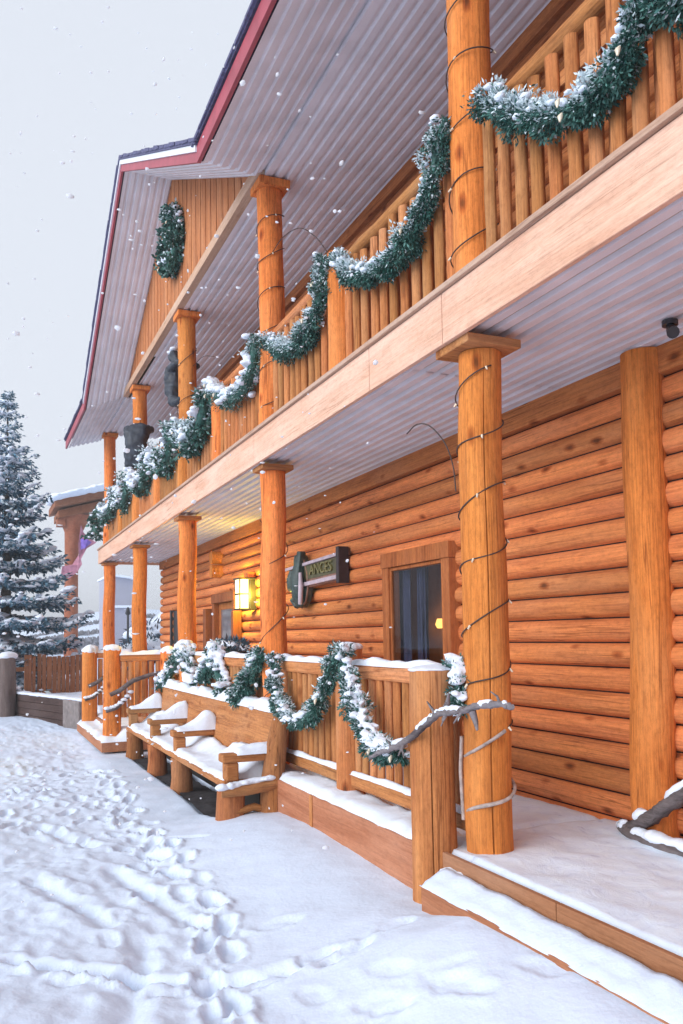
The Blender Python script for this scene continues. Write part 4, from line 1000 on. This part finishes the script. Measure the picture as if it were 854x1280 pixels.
to = bpy.data.objects.new('letters', cu); col.objects.link(to)
dg = bpy.context.evaluated_depsgraph_get(); tm = bpy.data.meshes.new_from_object(to.evaluated_get(dg)); bpy.data.objects.remove(to)
tm.materials.clear(); tm.materials.append(LETTER)
to = bpy.data.objects.new('letters', tm); col.objects.link(to); to.parent = sign
# text x -> -Y, text y -> Z, facing -X
to.matrix_basis = Matrix(((0, 0, -1, XW-.118), (-1.25, 0, 0, 9.45), (0, 1, 0, 2.505), (0, 0, 0, 1))) ; to.location = Vector((XW-.118, 9.36, 2.512))-wloc(sign)
# the dark figure: a cactus-like carved trunk with arms
mb = MB(); fy = 10.05; fx = XW-.12
mb.tube([(fx, fy-.02, 2.07), (fx, fy, 2.2), (fx, fy+.02, 2.45), (fx, fy-.02, 2.65), (fx, fy-.04, 2.78)], [.05, .11, .13, .09, .05], 12, rough=.25, seed=1)
mb.tube([(fx, fy+.05, 2.30), (fx, fy+.26, 2.32), (fx, fy+.33, 2.45), (fx, fy+.30, 2.56)], [.07, .075, .07, .04], 10, rough=.25, seed=2)
mb.tube([(fx, fy+.02, 2.6), (fx, fy+.12, 2.66), (fx, fy+.13, 2.74)], [.05, .05, .03], 9, rough=.25, seed=3)
mb.tube([(fx, fy+.05, 2.22), (fx, fy+.2, 2.16), (fx, fy+.12, 2.08)], [.06, .07, .04], 9, rough=.25, seed=4)
sh = [(fy+.36, 2.52), (fy+.22, 2.60), (fy+.10, 2.66), (fy-.02, 2.74), (fy-.12, 2.62), (fy-.20, 2.48), (fy-.22, 2.30), (fy-.14, 2.14), (fy, 2.06), (fy+.14, 2.12), (fy+.27, 2.24), (fy+.38, 2.38)]
mb.prism(sh, 'X', XW-.10, XW-.03)
mb.build('figure', BLACKGREEN, sign, bevel=.02)
mb = MB(); mb.tube([(XW-.105, a, b) for a, b in sh]+[(XW-.105, sh[0][0], sh[0][1])], .014, 7, rough=.3); mb.build('carved_rim', SIGNW, sign)
mb = MB(); mb.tube([(fx-.06, fy-.14, 2.10), (fx-.06, fy-.17, 2.3), (fx-.05, fy-.12, 2.5)], [.03, .035, .02], 8, rough=.3); mb.tube([(fx-.08, fy-.02, 2.4), (fx-.06, fy-.05, 2.6), (fx-.04, fy-.06, 2.74)], [.02, .02, .015], 8, rough=.3); mb.build('figure_edge', SIGNPALE, sign)

# ------------------------------------------------------------------ wall lamp
lamp = empty('wall_lantern', (XW-.15, 12.45, 2.35), 'lit rectangular wall lantern glowing yellow beside the entrance', 'lamp')
lx0, lx1, ly0, ly1 = 3.64, 3.80, 12.30, 12.56
mb = MB()
for a in (lx0, lx1-.018):
    for b in (ly0, ly1-.018): mb.box(a, a+.018, b, b+.018, 2.14, 2.58)
mb.box(lx0-.02, lx1+.1, ly0-.02, ly1+.02, 2.581, 2.605); mb.box(lx0-.01, lx1+.1, ly0-.01, ly1+.01, 2.115, 2.139); mb.box(lx0-.004, lx1, ly0-.004, ly1+.004, 2.345, 2.37)
mb.box(lx1+.03, XW+.02, ly0+.04, ly1-.04, 2.12, 2.60)
mb.build('frame', IRON, lamp, bevel=.003)
mb = MB(); mb.box(lx0+.008, lx1-.006, ly0+.006, ly1-.006, 2.14, 2.344); mb.box(lx0+.008, lx1-.006, ly0+.006, ly1-.006, 2.371, 2.58); mb.build('glass', LAMPGLASS, lamp)
mb = MB(); mb.box(XW-.12, XW-.01, ly0+.02, ly1-.02, 2.61, 2.70); mb.build('hood', W_postZ, lamp, bevel=.01)
for yy, e in ((12.22, 20.), (12.68, 34.)):
    ld = bpy.data.lights.new('lantern_light', 'POINT'); ld.energy = e*.95; ld.color = (1, .80, .08); ld.shadow_soft_size = .05
    lo = bpy.data.objects.new('lantern_light', ld); col.objects.link(lo); lo.parent = lamp; lo.location = Vector((3.79, yy+(.08 if yy > 12.4 else -.08), 2.36))-wloc(lamp)

# ------------------------------------------------------------------ bent snowy log on the deck
bl = empty('bent_log', (3.72, 4.35, .45), 'snow topped bent grey log lying on the deck against the wall post', 'log')
mb = MB()
a1 = [(3.71, 4.22, .47), (3.70, 4.10, .51), (3.68, 3.95, .59), (3.65, 3.75, .71), (3.62, 3.52, .85), (3.59, 3.3, .99), (3.54, 2.9, 1.2)]
r1_ = [.030, .042, .042, .040, .040, .040, .036]; r2_ = [.026, .036, .040, .042, .042, .04]
mb.tube(*dense(a1, r1_, 8, 4), 12, rough=.18, seed=3)
a2 = [(3.72, 4.25, .475), (3.69, 4.14, .468), (3.65, 3.98, .466), (3.63, 3.8, .472), (3.61, 3.5, .48), (3.59, 3.1, .485)]
mb.tube(*dense(a2, r2_, 8, 5), 12, rough=.18, seed=4)
mb.build('limb', W_branch, bl)
limb_snow('snow', a1, r1_, bl, 7, 1.35, 1.05, 0); limb_snow('snow', a2, r2_, bl, 8, 1.25, .70, 0)

# ------------------------------------------------------------------ lumps behind the railing
def bush(name, c, s, n, seed, label, cat, group=None):
    root = empty(name, (c[0], c[1], c[2]), label, cat, group); rr = np.random.default_rng(seed)
    m = 900; d = rr.normal(size=(m, 3)); d /= np.linalg.norm(d, axis=1)[:, None]; p = np.array(c)+d*np.array(s)*rr.uniform(.5, 1.05, (m, 1)); p[:, 2] = np.maximum(p[:, 2], c[2]-.3*s[2])
    q = d+rr.normal(0, .5, (m, 3)); q /= np.linalg.norm(q, axis=1)[:, None]; sd = np.cross(q, rr.normal(size=(m, 3))); sd /= np.linalg.norm(sd, axis=1)[:, None]
    L = max(s)*.28
    V = np.stack([p, p+q*L*.5+sd*L*.12, p+q*L, p+q*L*.5-sd*L*.12], 1)
    fastmesh('twigs', V.reshape(-1, 3), np.arange(m*4).reshape(-1, 4), [SHRUB, SPRUCE], rr.integers(0, 2, m), root)
    d = rr.normal(size=(n, 3)); d[:, 2] = np.abs(d[:, 2])+.25; d /= np.linalg.norm(d, axis=1)[:, None]
    fuse(blobs('snow', np.array(c)+d*np.array(s)*.82, np.array(s)*rr.uniform(.22, .42, (n, 1))*np.array([[1, 1, .7]]), root, SNOW, 2, .35, seed+1), max(s)*.07)
    mb = MB(); mb.tube([(c[0], c[1], c[2]-s[2]*1.6), (c[0], c[1], c[2])], max(s)*.12, 7); mb.build('stem', BARK, root)
    return root
bush('snowy_shrub', (3.05, 10.7, 1.50), (.22, .38, .16), 26, 1, 'snow capped planter shrub behind the porch railing below the entrance', 'shrub')
mb = MB(); mb.tube([(3.05, 10.7, .45), (3.05, 10.7, .8), (3.05, 10.7, 1.28)], [.2, .25, .28], 16); pl = mb.build('planter', STONE); tag(pl, 'stone planter urn on the deck holding the snow capped shrub', 'planter')
bush('snowy_shrub', (4.75, 26, 1.25), (.75, .6, .5), 34, 3, 'snow heaped shrub beyond the far end of the porch, right of the lamp pole', 'shrub')
bush('snowy_shrub', (3.9, 24, 1.15), (.5, .5, .35), 26, 5, 'low snow heaped shrub beyond the porch, left of the lamp pole', 'shrub')
bush('snowy_shrub', (5.6, 30, 1.6), (.9, .6, .7), 30, 7, 'bluish snowy shrub against the far corner of the log wall', 'shrub')

# ------------------------------------------------------------------ spruce
def spruce(x, y, z, H, Rb, seed, label):
    rr = np.random.default_rng(seed); root = empty('blue_spruce', (x, y, z), label, 'tree')
    mb = MB(); mb.tube([(x, y, z-.2), (x+.02, y, z+H*.4), (x, y, z+H*.985)], [.17, .10, .008], 10, rough=.1); mb.build('trunk', BARK, root)
    P0 = []; D0 = []; LL = []; SC = []; SS = []
    h = .065
    while h < .997:
        Lb = Rb*(1-h)**.98*rr.uniform(.9, 1.08)+.05; nb = int(6+6*(1-h)+rr.integers(0, 3)); ph = rr.uniform(0, 6.28)
        for b in range(nb):
            az = ph+2*math.pi*b/nb+rr.normal(0, .16); L = Lb*rr.uniform(.68, 1.16); droop = (-.42*(1-h)+.34*h)*rr.uniform(.6, 1.4)
            hh = z+H*(h+rr.normal(0, .005)); dv = np.array([math.cos(az), math.sin(az), 0])
            nseg = max(3, int(L/.11))
            for i in range(nseg+1):
                t = (i+.5)/(nseg+1); pz = droop*L*t+.22*L*t*t*t
                p = np.array([x, y, hh])+dv*L*t+np.array([0, 0, pz])
                wdt = .42*L*(1-t)*(.35+.65*min(1, t*3))+.05
                side = np.array([-dv[1], dv[0], 0])
                for sgn in (-1, 1):
                    nt = max(1, int(wdt/.11))
                    for q in range(nt):
                        u = (q+rr.uniform(.2, 1))/nt
                        pp = p+side*sgn*wdt*u*.95+dv*wdt*u*.35+np.array([0, 0, -.16*u*wdt+rr.normal(0, .02)])
                        for r_ in range(4):
                            dd = dv*.7+side*sgn*.7+rr.normal(0, .5, 3); dd[2] -= .28; dd /= np.linalg.norm(dd)
                            P0.append(pp+rr.normal(0, .03, 3)); D0.append(dd); LL.append(rr.uniform(.10, .19)*min(1, .5+L*.5))
                        if rr.random() < .44:
                            SC.append(pp+np.array([0, 0, .035])+rr.normal(0, .02, 3)); s_ = rr.uniform(.05, .13)*min(1, .35+L*.5); SS.append([s_*1.3, s_*1.3, s_*.38])
                if rr.random() < .7: SC.append(p+np.array([0, 0, .04])); s_ = rr.uniform(.05, .11)*min(1, .35+L*.6); SS.append([s_*1.1, s_*1.1, s_*.5])
        h += .066-.032*h
    P0 = np.array(P0); D0 = np.array(D0); LL = np.array(LL)[:, None]; n = len(P0)
    sd = np.cross(D0, rr.normal(size=(n, 3))); sd /= np.linalg.norm(sd, axis=1)[:, None]
    V = np.stack([P0, P0+D0*LL*.5+sd*LL*.20, P0+D0*LL, P0+D0*LL*.5-sd*LL*.20], 1)
    mi = np.where(rr.random(n) < .3, 1, 0); mi = np.where(rr.random(n) < .13, 2, mi)
    cr_ = fastmesh('crown', V.reshape(-1, 3), np.arange(n*4).reshape(-1, 4), [SPRUCE, SPRUCE2, FROST], mi, root)
    fuse(blobs('snow', np.array(SC), np.array(SS), root, SNOW, 1, .3, seed+3), .028, 2)
    print('spruce', n, len(SC))
    return root
spruce(.62, 22.0, .42, 7.42, 2.35, 11, 'tall blue spruce loaded with snow at the left edge')

# ------------------------------------------------------------------ low wall, fence and grey post on the left
rw = empty('retaining_wall', (1.3, 18, 0), 'low dark timber retaining wall with a pale stone end and snow on top', 'wall')
def seg_box(mb, a, b, wd, z0, z1, mi=0):
    a = Vector((*a, 0)); b = Vector((*b, 0)); d = (b-a).normalized(); n = Vector((-d.y, d.x, 0))*wd/2
    q = [a-n, b-n, b+n, a+n]; mb.add([(p.x, p.y, z0) for p in q]+[(p.x, p.y, z1) for p in q], [(3,2,1,0),(4,5,6,7),(0,1,5,4),(1,2,6,5),(2,3,7,6),(3,0,4,7)], mi)
mb = MB()
for k in range(4): seg_box(mb, (.76, 20.0), (1.62, 17.35), .16-.01*(k % 2), .0+.14*k, .135+.14*k)
mb.build('boards', W_dark, rw, bevel=.006)
mb = MB(); seg_box(mb, (1.63, 17.32), (1.86, 16.62), .20, .0, .56); mb.build('end_block', STONE, rw, bevel=.03)
C = []; S = []; rr = np.random.default_rng(31)
for i in range(60):
    t = i/59; C.append([.78+1.08*t, 20-3.38*t, .575]); S.append([.13, .13, .035*rr.uniform(.7, 1.3)])
fuse(blobs('snow_cap', np.array(C), np.array(S), rw, SNOW, 2, .15, 33), .02)
gp = empty('grey_post', (.55, 19.7, 0), 'thick weathered grey post topped with snow at the left edge', 'post')
mb = MB(); post_mesh(mb, .60, 19.6, -.05, 1.36, .17, .16, 61, n=20, lump=.08); post_mesh(mb, .22, 19.8, -.05, 1.30, .15, .14, 62, n=20, lump=.08); mb.build('shaft', W_grey, gp)
blobs('snow_cap', np.array([[.60, 19.6, 1.38], [.22, 19.8, 1.32]]), np.array([[.2, .2, .10]]*2), gp, SNOW, 3, .15, 5)
fc = empty('board_fence', (1.5, 20.6, .5), 'upright brown board fence half hidden under the spruce boughs', 'fence')
mb = MB(); rr = np.random.default_rng(8); x = 1.28; k = 0
fb = MB()
while x < 2.3:
    wdt = rr.uniform(.075, .12); fb.box(x, x+wdt, 20.6, 20.64, .42, 1.34+rr.uniform(-.05, .06)); x += wdt+.012
fb.build('board', W_fence, fc, bevel=.004)
mb = MB(); mb.box(1.0, 1.16, 20.55, 20.7, .40, 1.38); mb.box(1.17, 1.24, 20.55, 20.66, .40, 1.34); mb.build('post', W_fence, fc, bevel=.01)
mb = MB(); mb.box(.8, 2.35, 20.66, 20.72, 1.0, 1.1); mb.build('rail', W_fence, fc)

# ------------------------------------------------------------------ far pavilion with its banner
pv = empty('log_pavilion', (4.4, 40, 0), 'distant brown log entry canopy with snow on its sloping roof', 'pavilion')
mb = MB(); mb.prism([(3.05, 7.55), (6.8, 8.55), (6.8, 8.95), (3.05, 7.90)], 'Y', 38.6, 42); mb.prism([(3.25, 7.15), (6.8, 8.05), (6.8, 8.5), (3.25, 7.5)], 'Y', 39.2, 41.5)
rf = mb.build('roof', W_far, pv, bevel=.03)
C = np.array([[3.0+.12*i, 38.7, 7.95+.0325*i] for i in range(31)]+[[3.0+.12*i, 40, 8.0+.0325*i] for i in range(31)]); rr = np.random.default_rng(4)
fuse(blobs('snow_cover', C, np.column_stack([np.full(62, .22), np.full(62, 1.0), rr.uniform(.10, .16, 62)]), rf, SNOW, 2, .2, 6), .06)
mb = MB(); mb.tube([(3.92, 40, 0), (3.92, 40, 5.5), (3.98, 40, 6.6), (4.0, 40, 7.4)], [.30, .31, .36, .7], 14, rough=.1); mb.box(3.25, 3.6, 39.6, 40.2, 6.85, 7.3); mb.build('column', W_far, pv)
bn = empty('banner', (4.5, 39.4, 6), 'pointed purple and pink cloth banner hung by the distant canopy column', 'banner')
def cloth(poly, x0, nm, mat, seed):
    """a cloth panel with folds, given an outline in X-Z, 3 cm thick"""
    m = MB(); n = len(poly)
    f = [(p[0], x0+.10*math.sin(p[0]*9+seed)+.05*math.sin(p[1]*5), p[1]) for p in poly]; b = [(p[0], p[1]+.03, p[2]) for p in f]
    m.add(f+b, [tuple(range(n))[::-1], tuple(range(n, 2*n))]+[(i, (i+1) % n, n+(i+1) % n, n+i) for i in range(n)], 0)
    return m.build(nm, mat, bn)
cloth([(4.25, 6.9), (4.38, 6.55), (4.55, 6.35), (4.92, 6.1), (4.5, 5.82), (4.3, 5.45), (4.18, 5.2), (4.12, 6.0)], 39.3, 'upper_cloth', PINK, 0)
cloth([(4.22, 6.25), (4.5, 6.2), (4.68, 6.08), (4.4, 5.8), (4.22, 5.75)], 39.12, 'emblem_patch', PURPLE, 2)
cloth([(4.2, 5.6), (4.3, 5.1), (4.1, 4.75), (3.75, 4.45), (3.4, 4.6), (3.45, 5.0), (3.9, 5.1)], 39.4, 'lower_cloth', PINK, 4)
# far grey building, lamp pole, hillside scrub
gb = empty('grey_barn', (9.5, 62, 0), 'pale grey barn wall with a snow strip, seen between the far porch posts', 'barn')
mb = MB(); mb.prism([(8.75, 0), (11.0, 0), (11.0, 5.75), (10.1, 6.05), (8.75, 6.25)], 'Y', 62, 68); mb.build('wall', GREYWALL, gb)
mb = MB(); mb.prism([(8.65, 6.25), (10.1, 6.06), (11.1, 5.72), (11.1, 5.85), (10.1, 6.2), (8.65, 6.4)], 'Y', 61.5, 68.5); mb.build('roof', SNOW, gb)
mb = MB(); mb.box(8.7, 11.05, 61.5, 61.98, 3.95, 4.12); mb.build('snow_ledge', SNOW, gb)
lp = empty('lamp_pole', (4.35, 27, .5), 'thin dark lamp pole beyond the porch, between the two far posts', 'lamp pole')
mb = MB(); mb.tube([(4.35, 27, .3), (4.35, 27, 2.45)], .035, 8); mb.build('pole', IRON, lp); mb = MB(); mb.tube([(4.35, 27, 2.45), (4.35, 27, 2.5), (4.35, 27, 2.7)], [.04, .09, .03], 10); mb.build('lamp_head', IRON, lp)
hb = empty('white_cottage', (13, 58, 0), 'distant cottage with a broad snowy roof beside the log wall corner', 'cottage')
mb = MB(); mb.box(11.2, 16, 58, 62, 0, 2.2); mb.build('wall', GREYWALL, hb); mb = MB(); mb.prism([(10.6, 2.1), (16.6, 2.1), (13.2, 4.4)], 'Y', 57.4, 62.6); mb.build('roof', SNOW, hb)
rr = np.random.default_rng(77); m = 2600
px = rr.uniform(4, 24, m); py = rr.choice([70, 78, 86, 95, 106, 118], m)+rr.normal(0, .6, m); pz = ground_h(px, py)+7.5*sstep(55, 150, py)*sstep(-8, 30, px+.02*py)*(1+.5*fbm(px*.03, py*.03, 61, 3))
P0 = np.stack([px, py, pz+.05], 1); D0 = rr.normal(0, .4, (m, 3)); D0[:, 2] = 1; sd = rr.normal(0, .22, (m, 3)); sd[:, 2] = 0
V = np.stack([P0-sd, P0+sd, P0+D0*.5], 1)
tag(fastmesh('hillside_scrub', V.reshape(-1, 3), np.arange(m*3).reshape(-1, 3), [HILLT], None, None), kind='stuff')

# ------------------------------------------------------------------ snowy air
hz = MB(); hz.box(-440, 440, -320, 720, -1.6, 14)
hm = bpy.data.materials.new('haze'); hm.use_nodes = True; hn = hm.node_tree; hn.nodes.remove(hn.nodes['Principled BSDF'])
pvn = hn.nodes.new('ShaderNodeVolumePrincipled'); pvn.inputs['Color'].default_value = (.97, .98, 1, 1); pvn.inputs['Density'].default_value = .003; pvn.inputs['Anisotropy'].default_value = .2
hn.links.new(pvn.outputs[0], hn.nodes['Material Output'].inputs['Volume'])
ho = hz.build('haze', hm); ho['kind'] = 'stuff'
# ------------------------------------------------------------------ falling snow
rr = np.random.default_rng(19); n = 420
fy = 1.6+11*rr.random(n)**1.2; fx = .45*fy*0+rr.uniform(0, 1, n)*(.15+.42*fy); fx = np.minimum(fx-.02*fy, 2.2+rr.uniform(-.2, .5, n)); fz = 1.7+rr.uniform(-.28, .72, n)*fy*1.1
fz = np.maximum(fz, .4)
s = rr.uniform(.0028, .0062, n)*np.clip(fy/5, .5, 1.6)*np.where(rr.random(n) < .22, 1.8, 1)
fm_ = bpy.data.materials.new('snowflake'); fm_.use_nodes = True; ft = fm_.node_tree; ft.nodes.remove(ft.nodes['Principled BSDF'])
fd = ft.nodes.new('ShaderNodeBsdfDiffuse'); fd.inputs[0].default_value = (.9, .93, .97, 1); fr_ = ft.nodes.new('ShaderNodeBsdfTranslucent'); fr_.inputs[0].default_value = (.95, .97, 1, 1)
fx_ = ft.nodes.new('ShaderNodeMixShader'); fx_.inputs[0].default_value = .6; ft.links.new(fd.outputs[0], fx_.inputs[1]); ft.links.new(fr_.outputs[0], fx_.inputs[2]); ft.links.new(fx_.outputs[0], ft.nodes['Material Output'].inputs[0])
m = 26; fx = np.concatenate([fx, rr.uniform(1.2, 3.5, m)]); fy = np.concatenate([fy, rr.uniform(4.6, 9.5, m)]); fz = np.concatenate([fz, rr.uniform(.8, 6, m)]); s = np.concatenate([s, rr.uniform(.009, .014, m)]); n += m
blobs('falling_snow', np.stack([fx, fy, fz], 1), np.stack([s*rr.uniform(.6, 2.6, n), s*rr.uniform(.6, 2.6, n), s*rr.uniform(.5, 1.7, n)], 1), None, fm_, 1, .4, 21)['kind'] = 'stuff'
